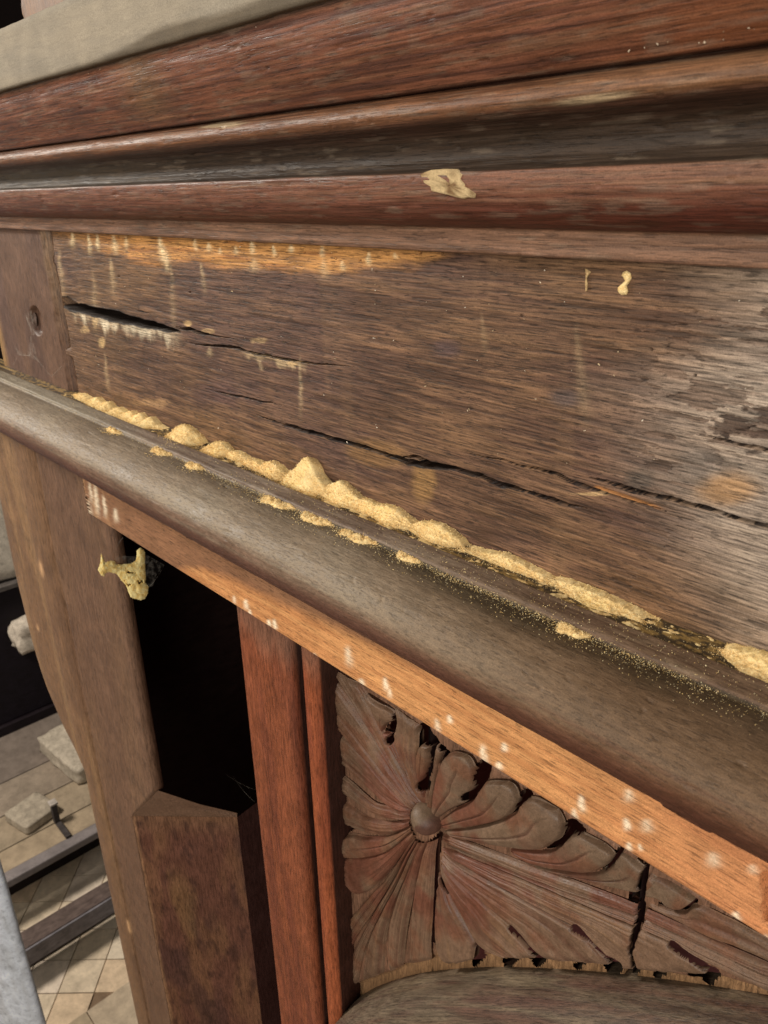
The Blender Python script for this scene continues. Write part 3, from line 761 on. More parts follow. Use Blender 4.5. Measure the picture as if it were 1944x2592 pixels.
Cp = mixc(Cp, lin(146, 114, 82), sstep(.5, .75, fbm(A * 26, B * 3, 182)) * .7)
Cp = mixc(Cp, lin(104, 78, 64), sstep(-1.09, -1.03, A + .02 * (fbm(A * 10, B * 4, 183) - .5)) * .75)  # shading of the post's right-hand strip painted as a darker tone
Cp = mixc(Cp, lin(134, 112, 78), sstep(.02, .0, A - xl_[:, None]) * .6)
Cp = mixc(Cp, lin(92, 66, 52), sstep(.5, .75, fbm(A * 14, B * 6, 184)) * .5)
for (cx, cy, rx, ry) in [(104, 1440, 6, 26), (327, 2345, 6, 22), (96, 1590, 4, 8)]:
    Cp = mixc(Cp, lin(214, 170, 128), sstep(1.2, .3, np.hypot((ppx - cx - (ppy - cy) * .2) / rx, (ppy - cy) / ry)) * .8)
front = Vp.reshape(-1, 3); nz = len(zr)
# side faces
Ls = Vp[:, 0].copy(); Ls[:, 1] = .415; Rs = Vp[:, -1].copy(); Rs[:, 1] = .352
Rb = Rs.copy(); Rb[:, 0] -= .06
allV = np.vstack([front, Ls, Rs, Rb]); o1 = len(front); k = np.arange(nz - 1)
F = np.vstack([grid_faces(nz, nr), np.stack([k * nr, o1 + k, o1 + k + 1, (k + 1) * nr], -1),
               np.stack([k * nr + nr - 1, (k + 1) * nr + nr - 1, o1 + nz + k + 1, o1 + nz + k], -1),
               np.stack([o1 + nz + k, o1 + nz + k + 1, o1 + 2 * nz + k + 1, o1 + 2 * nz + k], -1)])
Cp = Cp * np.array([.90, .87, .80])
allC = np.vstack([Cp.reshape(-1, 3), Cp[:, 0], Cp[:, -1], Cp[:, -1] * .8])
post = mesh_obj('corner_post', allV, F, allC, WZ(), FUR)
post['label'] = 'pale brown post with a scalloped left edge'
# splayed block below the stop
A2 = np.array([-.9548, .3385, zA2]); Bq = on_z(600, 2069, zA2); Bq = np.array([Bq[0], Bq[1], zA2])
Et = np.array([-.8512, .3395, zE])
uu, ww = np.linspace(0, 1, 60), np.concatenate([np.linspace(zA2, -1.65, 120), [FZ]])
G = np.zeros((60, len(ww), 3)); G[..., :2] = A2[:2] + (Bq - A2)[:2] * uu[:, None, None]; G[..., 2] = ww[None, :]
nb = np.array([(Bq - A2)[1], -(Bq - A2)[0], 0]); nb /= np.linalg.norm(nb)
G += nb * (.0016 * (fbm(uu[:, None] * 5, ww[None, :] * 5, 191) - .5))[..., None]
cu, cw = np.meshgrid(uu, ww, indexing='ij')
Cb = np.empty(G.shape); Cb[:] = lin(104, 68, 54)
Cb = mixc(Cb, lin(126, 90, 64), sstep(.45, .7, fbm(cu * 5, cw * 7, 192)) * .7)
Cb = mixc(Cb, lin(78, 52, 46), sstep(.48, .7, fbm(cu * 4 + 3, cw * 9, 193)) * .75)
Cb = mixc(Cb, lin(142, 112, 70), sstep(1.1, .4, np.hypot((cu - .36) / .14, (cw + 1.06) / .10) + fbm(cu * 8, cw * 22, 194) - .5) * .35)
Cb = mixc(Cb, lin(128, 96, 70), sstep(.05, .0, zA2 - cw) * .6)
# bevelled top of the block, rising to the post's narrower shaft
D = on_y(605, 2062, .50); D = np.array([Bq[0] + .02, Bq[1] + .03, zA2 + .012])
top = np.array([A2, Bq, D, [-.815, .40, zE - .004], Et]); top[:2] += nb * 0
sideB = np.array([[Bq[0], Bq[1], FZ], [Bq[0] + .01, .60, FZ], [Bq[0] + .01, .60, zA2 + .012]])
Cb = mixc(Cb, lin(170, 132, 98), sstep(.035, .0, cu + .03 * (fbm(cu * 3, cw * 30, 196) - .5)) * .7)
Cb = mixc(Cb, lin(62, 40, 34), sstep(.62, .72, fbm(cu * 16, cw * 40, 197)) * .6)
Cb = Cb * np.array([.84, .79, .74])
blk = mesh_obj('splayed_block', G, grid_faces(60, len(ww)), Cb.reshape(-1, 3), WZ(), FUR)
blk['label'] = 'reddish brown splayed block with a chamfered top'
tv = np.array([A2 + [0, 0, .0003], Bq + [0, 0, .0003], Bq + nb * -.004 + [0, 0, .0045], (Bq * .5 + Et * .5) + [0, .002, .0], Et + [.0008, .003, 0]])
tv2 = np.vstack([tv, tv.mean(0)])
mesh_obj('block_bevel', tv2, np.array([[k, (k + 1) % 5, 5] for k in range(5)]), lin(120, 92, 72), WZ(), blk, smooth=False)
mesh_obj('block_side', np.array([Bq, [Bq[0] - .02, Bq[1] + .16, zA2], [Bq[0] - .02, Bq[1] + .16, FZ], [Bq[0], Bq[1], FZ]]), np.array([[0, 1, 2, 3]]), lin(60, 36, 30), WZ(), blk, smooth=False)

# ---- moulded stile
YS = .372
def stile_part(name, prof, col1, col2, seed):
    """prof: (X, Y) outline run up Z."""
    prof = resample(prof, 40); zz = np.concatenate([np.linspace(-.365, -1.20, 150), [FZ]])
    V = np.zeros((len(prof), len(zz), 3)); V[..., 0] = prof[:, 0, None]; V[..., 1] = prof[:, 1, None]; V[..., 2] = zz[None]
    V[..., 1] += .0008 * (fbm(V[..., 0] * 40, V[..., 2] * 6, seed) - .5)
    c = np.empty(V.shape); c[:] = lin(*col1)
    c = mixc(c, lin(*col2), sstep(.4, .7, fbm(V[..., 0] * 60, V[..., 2] * 5, seed + 1)) * .7)
    c = mixc(c, lin(118, 88, 70), sstep(-.45, -.405, V[..., 2] + .03 * (fbm(V[..., 0] * 70, V[..., 2] * 9, seed + 2) - .5)) * .65)
    c = mixc(c, lin(30, 17, 14), (V[..., 1] > YS + .0105) * (V[..., 0] > xA + .02) * .9)  # groove walls and bead side painted dark to stand for shadow
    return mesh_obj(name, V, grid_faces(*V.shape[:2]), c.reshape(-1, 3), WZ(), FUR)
xA = float(on_y(602, 1600, YS)[0]); xB = float(on_y(740, 1700, YS)[0]); xC = float(on_y(806, 1800, YS + .004)[0])
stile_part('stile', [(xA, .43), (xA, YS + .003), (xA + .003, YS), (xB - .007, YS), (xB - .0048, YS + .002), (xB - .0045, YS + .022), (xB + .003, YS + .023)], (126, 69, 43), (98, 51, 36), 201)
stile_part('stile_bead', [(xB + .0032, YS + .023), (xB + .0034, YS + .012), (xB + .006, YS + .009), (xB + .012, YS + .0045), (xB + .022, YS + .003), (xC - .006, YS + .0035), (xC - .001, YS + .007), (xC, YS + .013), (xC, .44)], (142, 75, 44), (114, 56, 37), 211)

# ---- carved spandrel: background boards, leaves, boss
YPN = .412                      # background of the carving
carv = None
def Az(x, y): return (820 + x / 2.765, 1680 + y / 2.765)
def Bz(x, y): return (820 + x / 2.765, 2050 + y / 2.765)
def Dz(x, y): return (1344 + x / 2.765, 1992 + y / 2.765)
jx1 = float(on_y(*Bz(760, 700), YPN)[0]); jx2 = float(on_y(*Dz(735, 900), YPN)[0])
carv = bpy.data.objects.new('carved_panel', None); scene.collection.objects.link(carv); carv.parent = FUR
carv.location = (0, 0, 0); ORIG[carv.name] = BASE.copy()
carv['label'] = 'spandrel panel carved with radiating leaves'
CR1 = [Az(790, 1210), Bz(775, 300), Bz(760, 560), Bz(750, 760), Bz(748, 930), Bz(752, 960)]
CR2 = [Dz(800, 540), Dz(778, 610), Dz(750, 720), Dz(748, 840), Dz(745, 930), Dz(720, 1020), Dz(690, 1150), Dz(700, 1230), Dz(705, 1330)]
def crack_push(P):
    d = np.zeros(P.shape[:-1])
    for cr, w in ((CR1, [.0022, .0032, .0022, .0018, .0020, .0006]), (CR2, [.0028, .003, .0038, .0040, .0036, .0028, .0022, .0025, .0022])):
        q = np.array(cr); W = on_y(q[:, 0], q[:, 1], .398)
        o = np.argsort(W[:, 2]); zc, xc_, wc = W[o, 2], W[o, 0], np.array(w)[o]
        xx = np.interp(P[..., 2], zc, xc_); hw = np.interp(P[..., 2], zc, wc, left=0, right=0)
        xx = xx + .0012 * (vnoise(P[..., 2] * 300, 0 * xx, 5) - .5)
        m = sstep(1.0, .7, np.abs(P[..., 0] - xx) / np.maximum(hw, 1e-6)) * (hw > 1e-5)
        d = np.maximum(d, m)
    return d
HOLES = [
    ([Az(450, 545), Az(455, 535)], [24, 24]), ([Az(455, 530), Az(482, 470), Az(494, 420), Az(484, 360)], [12, 9, 7, 4]),
    ([Az(672, 870), Az(680, 865)], [30, 30]), ([Az(676, 850), Az(705, 785), Az(735, 700), Az(728, 620), Az(768, 570)], [14, 9, 10, 7, 8]),
    ([Az(670, 470), Az(690, 530), Az(740, 560)], [26, 34, 22]), ([Az(790, 600), Az(830, 650)], [12, 16]),
    ([Az(995, 945), Az(1003, 940)], [30, 30]), ([Az(1010, 930), Az(1060, 880), Az(1085, 800), Az(1095, 740)], [10, 14, 32, 34]),
    ([Az(1390, 940), Az(1365, 985), Az(1325, 1045)], [28, 12, 4]),
    ([Dz(150, 428), Dz(195, 410), Dz(240, 350), Dz(260, 300), Dz(330, 325)], [18, 14, 18, 36, 14]),
    ([Dz(600, 478), Dz(555, 545), Dz(495, 605)], [14, 9, 3]), ([Dz(895, 845), Dz(950, 872), Dz(1030, 890), Dz(1130, 825)], [10, 8, 4, 10]),
    ([Bz(800, 500), Bz(825, 550), Bz(848, 600)], [6, 11, 6]), ([Bz(1050, 960), Bz(1072, 1010), Bz(1058, 1075)], [12, 16, 12]),
    ([Bz(1270, 1045), Bz(1290, 1075)], [8, 22]), ([Bz(1295, 832), Bz(1360, 900), Bz(1450, 1005), Bz(1500, 1062)], [13, 13, 14, 22]),
    ([Dz(300, 1000), Dz(350, 1040), Dz(420, 1100), Dz(510, 1190), Dz(585, 1268)], [26, 22, 13, 15, 38]),
    ([Dz(985, 1112), Dz(1060, 1165), Dz(1120, 1220), Dz(1190, 1290), Dz(1258, 1342)], [24, 24, 12, 14, 24]),
    ([Dz(320, 1248), Dz(345, 1252)], [10, 10]), ([Dz(880, 1305), Dz(900, 1325)], [12, 14]),
    ([Az(72, 583), Az(85, 588)], [9, 9]), ([Az(112, 938), Az(130, 935)], [9, 7]), ([Az(170, 1152), Az(184, 1160)], [10, 8]), ([Az(720, 1290), Az(722, 1292)], [2, 2]),
]
BGH = [(CR1, [6, 8, 6, 6, 6, 2]), (CR2, [10, 11, 13, 14, 12, 10, 8, 9, 8])]
SIL = [Az(12, 0), Az(30, 560), Az(60, 760), Az(70, 960), Az(90, 1240), Bz(82, 380), Bz(105, 520), Bz(106, 680), Bz(114, 820), Bz(126, 1000), Bz(118, 1100), Bz(150, 1262), Bz(240, 1225), Bz(330, 1188), Bz(440, 1160), Bz(535, 1108), Bz(640, 1095), Bz(740, 1062), Bz(770, 1000), Bz(800, 1060), Bz(860, 1095), Bz(950, 1078), Bz(1040, 1082), Bz(1090, 1046), Bz(1260, 1046), Bz(1350, 1060), Bz(1440, 1050), Bz(1520, 1060), Dz(90, 1200), Dz(250, 1255), Dz(420, 1272), Dz(540, 1290), Dz(640, 1230), Dz(700, 1215), Dz(800, 1290), Dz(900, 1342), Dz(1100, 1386), Dz(1200, 1350), Dz(1300, 1372), Dz(1720, 1500), Dz(1760, 1100), Dz(1140, 780), Dz(780, 520), Dz(560, 420), Dz(300, 250), Az(1560, 960), Az(1240, 790), Az(960, 600), Az(640, 400), Az(300, 100), Az(100, -60)]
def seg_dist(px, py, pts, ws):
    best = np.full(px.shape, 9.0)
    for k in range(len(pts) - 1):
        (xa, ya), (xb_, yb_) = pts[k], pts[k + 1]
        t = np.clip(((px - xa) * (xb_ - xa) + (py - ya) * (yb_ - ya)) / ((xb_ - xa) ** 2 + (yb_ - ya) ** 2 + 1e-9), 0, 1)
        d = np.hypot(px - xa - t * (xb_ - xa), py - ya - t * (yb_ - ya))
        best = np.minimum(best, d / ((ws[k] * (1 - t) + ws[k + 1] * t) / 2.765))
    return best
def hole_mask(P, extra=()):
    Q = P.copy(); Q[..., 1] = .400
    px, py = project(Q)
    m = np.zeros(px.shape)
    for pts, ws in HOLES + list(extra):
        x_ = [p_[0] for p_ in pts]; y_ = [p_[1] for p_ in pts]
        near = (px > min(x_) - 22) & (px < max(x_) + 22) & (py > min(y_) - 22) & (py < max(y_) + 22)
        if near.any():
            m[near] = np.maximum(m[near], sstep(1.45, 1.0, seg_dist(px[near], py[near], pts, ws)))
    return m
def inside(px, py, poly):
    ins = np.zeros(px.shape, bool); q = poly
    for k in range(len(q)):
        (xa, ya), (xb_, yb_) = q[k], q[(k + 1) % len(q)]
        if ya == yb_: continue
        ins ^= ((ya > py) != (yb_ > py)) & (px < (xb_ - xa) * (py - ya) / (yb_ - ya) + xa)
    return ins
for (x0, x1) in ((-.512, jx1 - .0010), (jx1 + .0010, jx2 - .0028), (jx2 + .0028, .10)):
    nx, nz_ = max(24, int((x1 - x0) / .0016)), 400
    A, B = np.meshgrid(np.linspace(x0, x1, nx), np.linspace(-1.02, -.35, nz_), indexing='ij')
    P = np.stack([A, 0 * A + YPN, B], -1); Q = P.copy(); Q[..., 1] = .400
    px, py = project(Q)
    ins = inside(px, py, SIL).astype(float)
    for _ in range(2):
        ins[1:-1, 1:-1] = (ins[1:-1, 1:-1] * 2 + ins[:-2, 1:-1] + ins[2:, 1:-1] + ins[1:-1, :-2] + ins[1:-1, 2:]) / 6
    hm = hole_mask(P, BGH)
    for yy_ in (.404, .408, .413):
        P2 = P.copy(); P2[..., 0] *= .400 / yy_; P2[..., 2] *= .400 / yy_; hm = np.maximum(hm, hole_mask(P2, BGH))
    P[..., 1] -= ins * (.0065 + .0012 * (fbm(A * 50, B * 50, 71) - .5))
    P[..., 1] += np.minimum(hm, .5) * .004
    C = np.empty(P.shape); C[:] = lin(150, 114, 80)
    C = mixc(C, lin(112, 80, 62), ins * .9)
    C = mixc(C, lin(30, 20, 18), hm)  # piercings and splits painted dark for the shade in them
    Vf = P.reshape(-1, 3)
    ring = np.concatenate([np.arange(nz_), (nx - 1) * nz_ + np.arange(nz_)[::-1]])
    bk = Vf[ring].copy(); bk[:, 1] = YPN + .05
    k = np.concatenate([np.arange(nz_ - 1), nz_ + np.arange(nz_ - 1)])
    gf = grid_faces(nx, nz_); gf = gf[hm.reshape(-1)[gf].max(1) < .45]
    F = np.vstack([gf, np.stack([ring[k], ring[k + 1], len(Vf) + k + 1, len(Vf) + k], -1)])
    mesh_obj('background_board', np.vstack([Vf, bk]), F, np.vstack([C.reshape(-1, 3), C.reshape(-1, 3)[ring] * .06]), WZ(), carv)  # board sides coloured near black, painting shade into the joints
def leaf(name, Lp, Rp, h0=.006, h1=.012, veins=4, bulge=.004, curl=0.0, red=(0.0, .55), seed=0, nu=110, nv=40, grey=.6, twist=0.0, rib=.0011):
    """A leaf between two edge lines (photo pixels on the panel), from its root to its tip."""
    Lw = catmull(on_y(*np.array(Lp, float).T, .400), nu); Rw = catmull(on_y(*np.array(Rp, float).T, .400), nu)
    s = np.linspace(0, 1, nu)[:, None]; t = np.linspace(0, 1, nv)[None, :]
    P = Lw[:, None] * (1 - t[..., None]) + Rw[:, None] * t[..., None]
    e = 2 * t - 1
    wid = np.linalg.norm(Rw - Lw, axis=1)[:, None]
    hgt = h0 + (h1 - h0) * s ** .8 + bulge * .6 * (1 - e ** 2) * np.minimum(1, wid / .03) + twist * e * .5
    vn = 0 * s * t
    if veins:                                   # uneven flutes that follow the leaf
        vn = fbm(t * veins * 2.1 + .5 * (fbm(s * 4 + 0 * t, t * 2 + 0 * s, seed) - .5) + 0 * s, s * 1.4 + seed + 0 * t, seed + 9, 3) - .5
        vn = np.clip(vn * 2.4, -1, .75)
        if veins == 1: vn = vn * .35 - .9 * np.exp(-((t - .5 - .05 * np.sin(s * 4)) / .035) ** 2) * sstep(.95, .7, s)
        hgt = hgt + rib * 2.1 * vn * (1 - .35 * s) * np.minimum(1, wid / .016)
    hgt = hgt + curl * .35 * np.maximum(0, s - .7) / .3 + .0014 * (fbm(P[..., 0] * 70, P[..., 2] * 70, seed + 1) - .5)
    ed = np.minimum(np.minimum(t, 1 - t) * wid, (1 - s) * 0.05 + 0 * t)
    drop = (1 - np.clip(ed / .0030, 0, 1)) ** 2
    hgt = hgt - drop * (.0055 if veins < 2 else .0035)
    hgt = hgt - sstep(.10, 0, s) * .003
    P[..., 1] = YPN - hgt
    cp = np.maximum(crack_push(P), hole_mask(P))
    P[..., 1] += .006 * np.minimum(cp, .5)
    V = P.reshape(-1, 3)
    ring = np.concatenate([np.arange(nu) * nv, (nu - 1) * nv + np.arange(1, nv), np.arange(nu - 2, -1, -1) * nv + nv - 1])
    bk = V[ring].copy(); bk[:, 1] = np.maximum(bk[:, 1], YPN - .002) + .001; n0 = len(V); k = np.arange(len(ring) - 1)
    gf = grid_faces(nu, nv); gf = gf[cp.reshape(-1)[gf].mean(1) < .5]          # pierced and split places are open
    cr_ = cp.reshape(-1)[ring]; k = k[np.maximum(cr_[k], cr_[k + 1]) < .25]
    F = np.vstack([gf, np.stack([ring[k], ring[k + 1], n0 + k + 1, n0 + k], -1)])
    C = np.empty(P.shape); C[:] = lin(118, 86, 67)
    nz_ = fbm(P[..., 0] * 40, P[..., 2] * 40, seed + 3)
    C = mixc(C, lin(120, 107, 91), sstep(.46, .68, nz_ + .22 * s) * grey * .75)
    C = mixc(C, lin(110, 66, 52), sstep(.38, .62, fbm(P[..., 0] * 26, P[..., 2] * 26, seed + 5)) * sstep(red[1] + .25, red[1] - .1, s) * .75)
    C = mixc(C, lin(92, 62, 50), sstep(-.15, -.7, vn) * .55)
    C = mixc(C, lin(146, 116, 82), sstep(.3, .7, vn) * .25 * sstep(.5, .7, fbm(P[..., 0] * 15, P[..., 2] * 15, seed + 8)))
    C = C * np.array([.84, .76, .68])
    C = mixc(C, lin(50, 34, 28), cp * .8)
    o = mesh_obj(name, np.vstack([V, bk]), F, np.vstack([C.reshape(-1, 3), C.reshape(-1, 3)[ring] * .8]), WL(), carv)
    return o
L = leaf
# upper-left spray
L('carved_leaf', [Az(640, 1060), Az(480, 900), Az(250, 640), Az(60, 420), Az(12, 330)], [Az(640, 1000), Az(460, 700), Az(220, 330), Az(60, 100), Az(14, 20)], .012, .012, 5, .003, seed=11, rib=.0014)
L('carved_leaf', [Az(630, 1010), Az(450, 700), Az(230, 340), Az(60, 90), Az(20, 30)], [Az(660, 980), Az(560, 800), Az(440, 560), Az(300, 260), Az(230, 150)], .011, .010, 3, .004, seed=12)
L('carved_leaf', [Az(560, 800), Az(400, 500), Az(330, 320), Az(290, 220)], [Az(580, 800), Az(480, 540), Az(400, 480), Az(440, 420), Az(492, 400), Az(480, 350), Az(430, 310)], .010, .013, 1, .004, curl=.003, seed=13)
L('carved_leaf', [Az(660, 1000), Az(560, 790), Az(475, 560), Az(490, 400), Az(470, 320)], [Az(690, 1000), Az(650, 850), Az(640, 700), Az(640, 560), Az(640, 440)], .010, .010, 3, .002, seed=14)
L('carved_leaf', [Az(680, 980), Az(650, 850), Az(630, 700), Az(650, 600), Az(690, 565)], [Az(690, 980), Az(670, 840), Az(700, 780), Az(722, 690), Az(722, 620), Az(742, 580)], .010, .013, 1, .003, seed=15)
L('carved_leaf', [Az(690, 1040), Az(710, 900), Az(735, 760), Az(745, 650), Az(765, 560)], [Az(730, 1060), Az(750, 900), Az(770, 780), Az(790, 680), Az(815, 620)], .009, .009, 1, .002, seed=16)
L('carved_leaf', [Az(720, 1080), Az(750, 900), Az(790, 750), Az(830, 665), Az(900, 625), Az(985, 640)], [Az(770, 1110), Az(870, 1040), Az(980, 980), Az(1000, 925), Az(1050, 860), Az(1050, 740), Az(1020, 670), Az(985, 640)], .009, .014, 1, .006, curl=.003, seed=17, grey=.85)
L('carved_leaf', [Az(770, 1120), Az(900, 1030), Az(1020, 970), Az(1080, 890), Az(1140, 830), Az(1280, 830)], [Az(790, 1190), Az(900, 1175), Az(1060, 1150), Az(1240, 1100), Az(1340, 1010), Az(1352, 930), Az(1330, 865), Az(1280, 830)], .009, .014, 1, .006, curl=.003, seed=18, grey=.85)
L('carved_leaf', [Az(790, 1180), Az(1000, 1160), Az(1180, 1115), Az(1330, 1045), Az(1380, 960), Az(1480, 950), Az(1630, 1030)], [Az(800, 1210), Az(950, 1250), Az(1250, 1300), Az(1480, 1320), Az(1590, 1270), Az(1655, 1220), Az(1668, 1120), Az(1630, 1030)], .009, .013, 1, .006, curl=.003, seed=19, grey=.8)
L('carved_leaf', [Az(1250, 1300), Az(1480, 1325), Dz(150, 450), Dz(230, 370), Dz(330, 333), Dz(500, 410)], [Az(1250, 1340), Dz(-20, 560), Dz(200, 600), Dz(400, 615), Dz(520, 560), Dz(572, 490), Dz(500, 410)], .008, .013, 1, .006, curl=.002, seed=20, grey=.9)
L('carved_leaf', [Dz(-100, 540), Dz(150, 600), Dz(400, 620), Dz(530, 570), Dz(590, 480), Dz(680, 520)], [Dz(-100, 575), Dz(150, 640), Dz(500, 720), Dz(740, 770), Dz(830, 760), Dz(900, 690)], .008, .010, 1, .003, seed=21, grey=.9)
L('carved_leaf', [Dz(760, 640), Dz(880, 660), Dz(1000, 720), Dz(1120, 800)], [Dz(760, 800), Dz(880, 820), Dz(940, 870), Dz(1020, 890), Dz(1090, 860), Dz(1140, 825)], .008, .011, 0, .004, seed=22, grey=.9)
L('carved_leaf', [Dz(760, 800), Dz(900, 880), Dz(1050, 900), Dz(1140, 850), Dz(1400, 960), Dz(1700, 1120)], [Dz(760, 870), Dz(1000, 970), Dz(1250, 1080), Dz(1500, 1180), Dz(1760, 1290)], .008, .010, 2, .003, seed=23, grey=.6)
# midrib running to the lower right
L('midrib', [Az(790, 1195), Az(1000, 1265), Dz(0, 575), Dz(350, 700), Dz(740, 850), Dz(1200, 1060), Dz(1720, 1290)], [Az(800, 1260), Az(1000, 1330), Dz(0, 660), Dz(350, 790), Dz(740, 920), Dz(1200, 1130), Dz(1720, 1370)], .011, .012, 3, .003, seed=24, nu=200, red=(0, .9), rib=.0014)
# lower sweep
L('carved_leaf', [Bz(800, 240), Bz(1250, 400), Bz(1700, 575), Bz(2189, 765), Bz(2700, 990), Bz(3169, 1215)], [Bz(805, 275), Bz(1300, 475), Bz(1800, 685), Bz(2429, 945), Bz(2640, 1075), Bz(3169, 1330)], .009, .011, 4, .003, seed=25, nu=320, nv=80, rib=.0012)
L('carved_leaf', [Bz(805, 270), Bz(1300, 470), Bz(1800, 680), Bz(2429, 950), Bz(2570, 1060), Bz(2710, 1175)], [Bz(800, 320), Bz(1420, 655), Bz(1745, 825), Bz(1890, 960), Bz(2020, 1090), Bz(2120, 1130)], .009, .011, 4, .003, seed=26, nu=300, nv=90)
L('carved_leaf', [Bz(800, 315), Bz(1100, 490), Bz(1420, 660), Bz(1739, 830), Bz(1900, 980), Bz(2030, 1110)], [Bz(790, 390), Bz(960, 545), Bz(1130, 690), Bz(1290, 825), Bz(1400, 945), Bz(1500, 1060)], .009, .011, 4, .003, seed=27, nu=260, nv=90)
L('carved_leaf', [Bz(790, 385), Bz(960, 545), Bz(1130, 690), Bz(1285, 830), Bz(1390, 955), Bz(1480, 1055)], [Bz(780, 420), Bz(850, 580), Bz(950, 760), Bz(1045, 930), Bz(1130, 1000), Bz(1260, 1050)], .009, .011, 3, .003, seed=28, nu=200, nv=70)
L('carved_leaf', [Bz(775, 430), Bz(860, 620), Bz(960, 800), Bz(1030, 920), Bz(1040, 980), Bz(1030, 1060)], [Bz(765, 460), Bz(765, 700), Bz(768, 900), Bz(790, 1010), Bz(860, 1090)], .008, .012, 4, .003, seed=29, nu=180, nv=70)
# fan to the lower left
L('carved_leaf', [Bz(760, 230), Bz(755, 500), Bz(745, 760), Bz(735, 930), Bz(740, 1060)], [Bz(700, 240), Bz(640, 480), Bz(600, 700), Bz(590, 900), Bz(580, 1090)], .011, .011, 4, .003, seed=30)
L('carved_leaf', [Bz(700, 240), Bz(640, 480), Bz(590, 720), Bz(560, 900), Bz(535, 1105)], [Bz(660, 240), Bz(560, 480), Bz(490, 660), Bz(440, 860), Bz(440, 1150)], .012, .010, 4, .003, seed=31)
L('carved_leaf', [Bz(670, 240), Bz(570, 470), Bz(480, 660), Bz(420, 880), Bz(400, 1160)], [Bz(640, 230), Bz(520, 500), Bz(400, 720), Bz(300, 950), Bz(250, 1215)], .013, .009, 4, .003, seed=32)
L('carved_leaf', [Bz(640, 230), Bz(510, 500), Bz(390, 730), Bz(280, 980), Bz(220, 1230)], [Bz(620, 220), Bz(470, 520), Bz(320, 760), Bz(190, 1010), Bz(140, 1260)], .013, .009, 3, .002, seed=33)
L('carved_leaf', [Bz(620, 220), Bz(470, 500), Bz(340, 720), Bz(200, 930), Bz(130, 1120)], [Bz(610, 200), Bz(440, 470), Bz(300, 620), Bz(180, 760), Bz(118, 820)], .012, .008, 4, .002, seed=34, red=(0, .9))
L('carved_leaf', [Bz(620, 200), Bz(460, 420), Bz(330, 560), Bz(220, 600), Bz(160, 540), Bz(110, 480)], [Bz(600, 160), Bz(440, 280), Bz(300, 330), Bz(180, 330), Bz(95, 360)], .012, .012, 3, .006, seed=35, red=(0, .9))
L('carved_leaf', [Bz(600, 170), Bz(440, 300), Bz(280, 340), Bz(140, 340), Bz(88, 340)], [Bz(590, 120), Bz(440, 190), Bz(300, 200), Bz(180, 180), Bz(95, 220)], .012, .013, 1, .006, seed=36)
L('carved_leaf', [Az(590, 1160), Az(440, 1210), Az(310, 1200), Az(180, 1160), Az(100, 1120)], [Az(580, 1100), Az(440, 1120), Az(280, 1080), Az(160, 1000), Az(80, 960)], .012, .010, 3, .003, seed=37)
L('carved_leaf', [Az(590, 1110), Az(430, 1090), Az(300, 1040), Az(180, 960), Az(90, 900)], [Az(580, 1060), Az(460, 1010), Az(340, 980), Az(200, 860), Az(70, 760)], .012, .010, 3, .003, seed=38)
L('carved_leaf', [Az(590, 1050), Az(440, 1000), Az(300, 880), Az(160, 760), Az(60, 680)], [Az(610, 1000), Az(460, 870), Az(300, 700), Az(160, 560), Az(40, 480)], .012, .009, 4, .003, seed=39)
# boss
bc = on_y(1064, 2082, YPN - .018)
u1 = on_y(1034, 2040, YPN - .018) - on_y(1098, 2132, YPN - .018); lu = np.linalg.norm(u1) / 2; u1 /= np.linalg.norm(u1)
u2 = np.array([-u1[2], 0, u1[0]])
tt, ff = np.meshgrid(np.linspace(0, 2 * np.pi, 49)[:-1], np.linspace(0, np.pi / 2, 16), indexing='ij')
w2 = .62 * np.linalg.norm(on_y(1090, 2060, YPN - .018) - on_y(1040, 2098, YPN - .018)) / 2
Vb = bc + u1 * (np.cos(tt) * np.cos(ff) * lu * .80)[..., None] + u2 * (np.sin(tt) * np.cos(ff) * w2 * (1 - .15 * np.cos(tt)))[..., None]
Vb[..., 1] = YPN - .006 - .019 * np.sin(ff) ** .8
idx = np.vstack([np.stack([a * 16 + b, ((a + 1) % 48) * 16 + b, ((a + 1) % 48) * 16 + b + 1, a * 16 + b + 1], -1) for a in range(48) for b in [np.arange(15)]])
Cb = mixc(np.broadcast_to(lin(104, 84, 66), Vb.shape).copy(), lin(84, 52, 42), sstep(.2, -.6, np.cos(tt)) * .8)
mesh_obj('boss', Vb, idx, Cb.reshape(-1, 3), WL(), carv)['label'] = 'smooth oval boss at the centre of the leaves'

# ---- round arch moulding below the carving
ap = np.array([(861, 2552), (905, 2520), (947, 2497), (1030, 2470), (1112, 2457), (1220, 2450), (1337, 2452), (1470, 2460), (1600, 2473), (1750, 2493), (1944, 2525)], float)
W = on_y(ap[:, 0], ap[:, 1], YPN - .006)
ext0 = W[0] + (W[0] - W[1]) * 4; ext1 = W[-1] + (W[-1] - W[-2]) * 2.2
path = catmull(np.vstack([ext0, W, ext1]), 300)
tg = np.gradient(path, axis=0); tg /= np.linalg.norm(tg, axis=1)[:, None]
dn = np.stack([tg[:, 2], 0 * tg[:, 0], -tg[:, 0]], -1)
dn *= np.where(dn[:, 2:3] < 0, 1, -1)
pr = [(0.0035, .02), (0.0030, .004), (.0032, -.004), (.0040, -.012)]      # (down, toward viewer is -Y)
for a in np.linspace(0, 100, 14):
    pr.append((.0045 + .040 * (1 - math.cos(math.radians(a))), -.014 - .040 * math.sin(math.radians(a))))
pr += [(.060, -.050), (.064, -.046), (.066, -.046), (.110, -.046), (.114, -.040)]
pr = resample(pr, 70)
Va = path[:, None] + dn[:, None] * pr[None, :, 0, None]
Va[..., 1] = YPN - .006 + pr[None, :, 1] + .0010 * (fbm(Va[..., 0] * 30, Va[..., 2] * 30, 221) - .5)
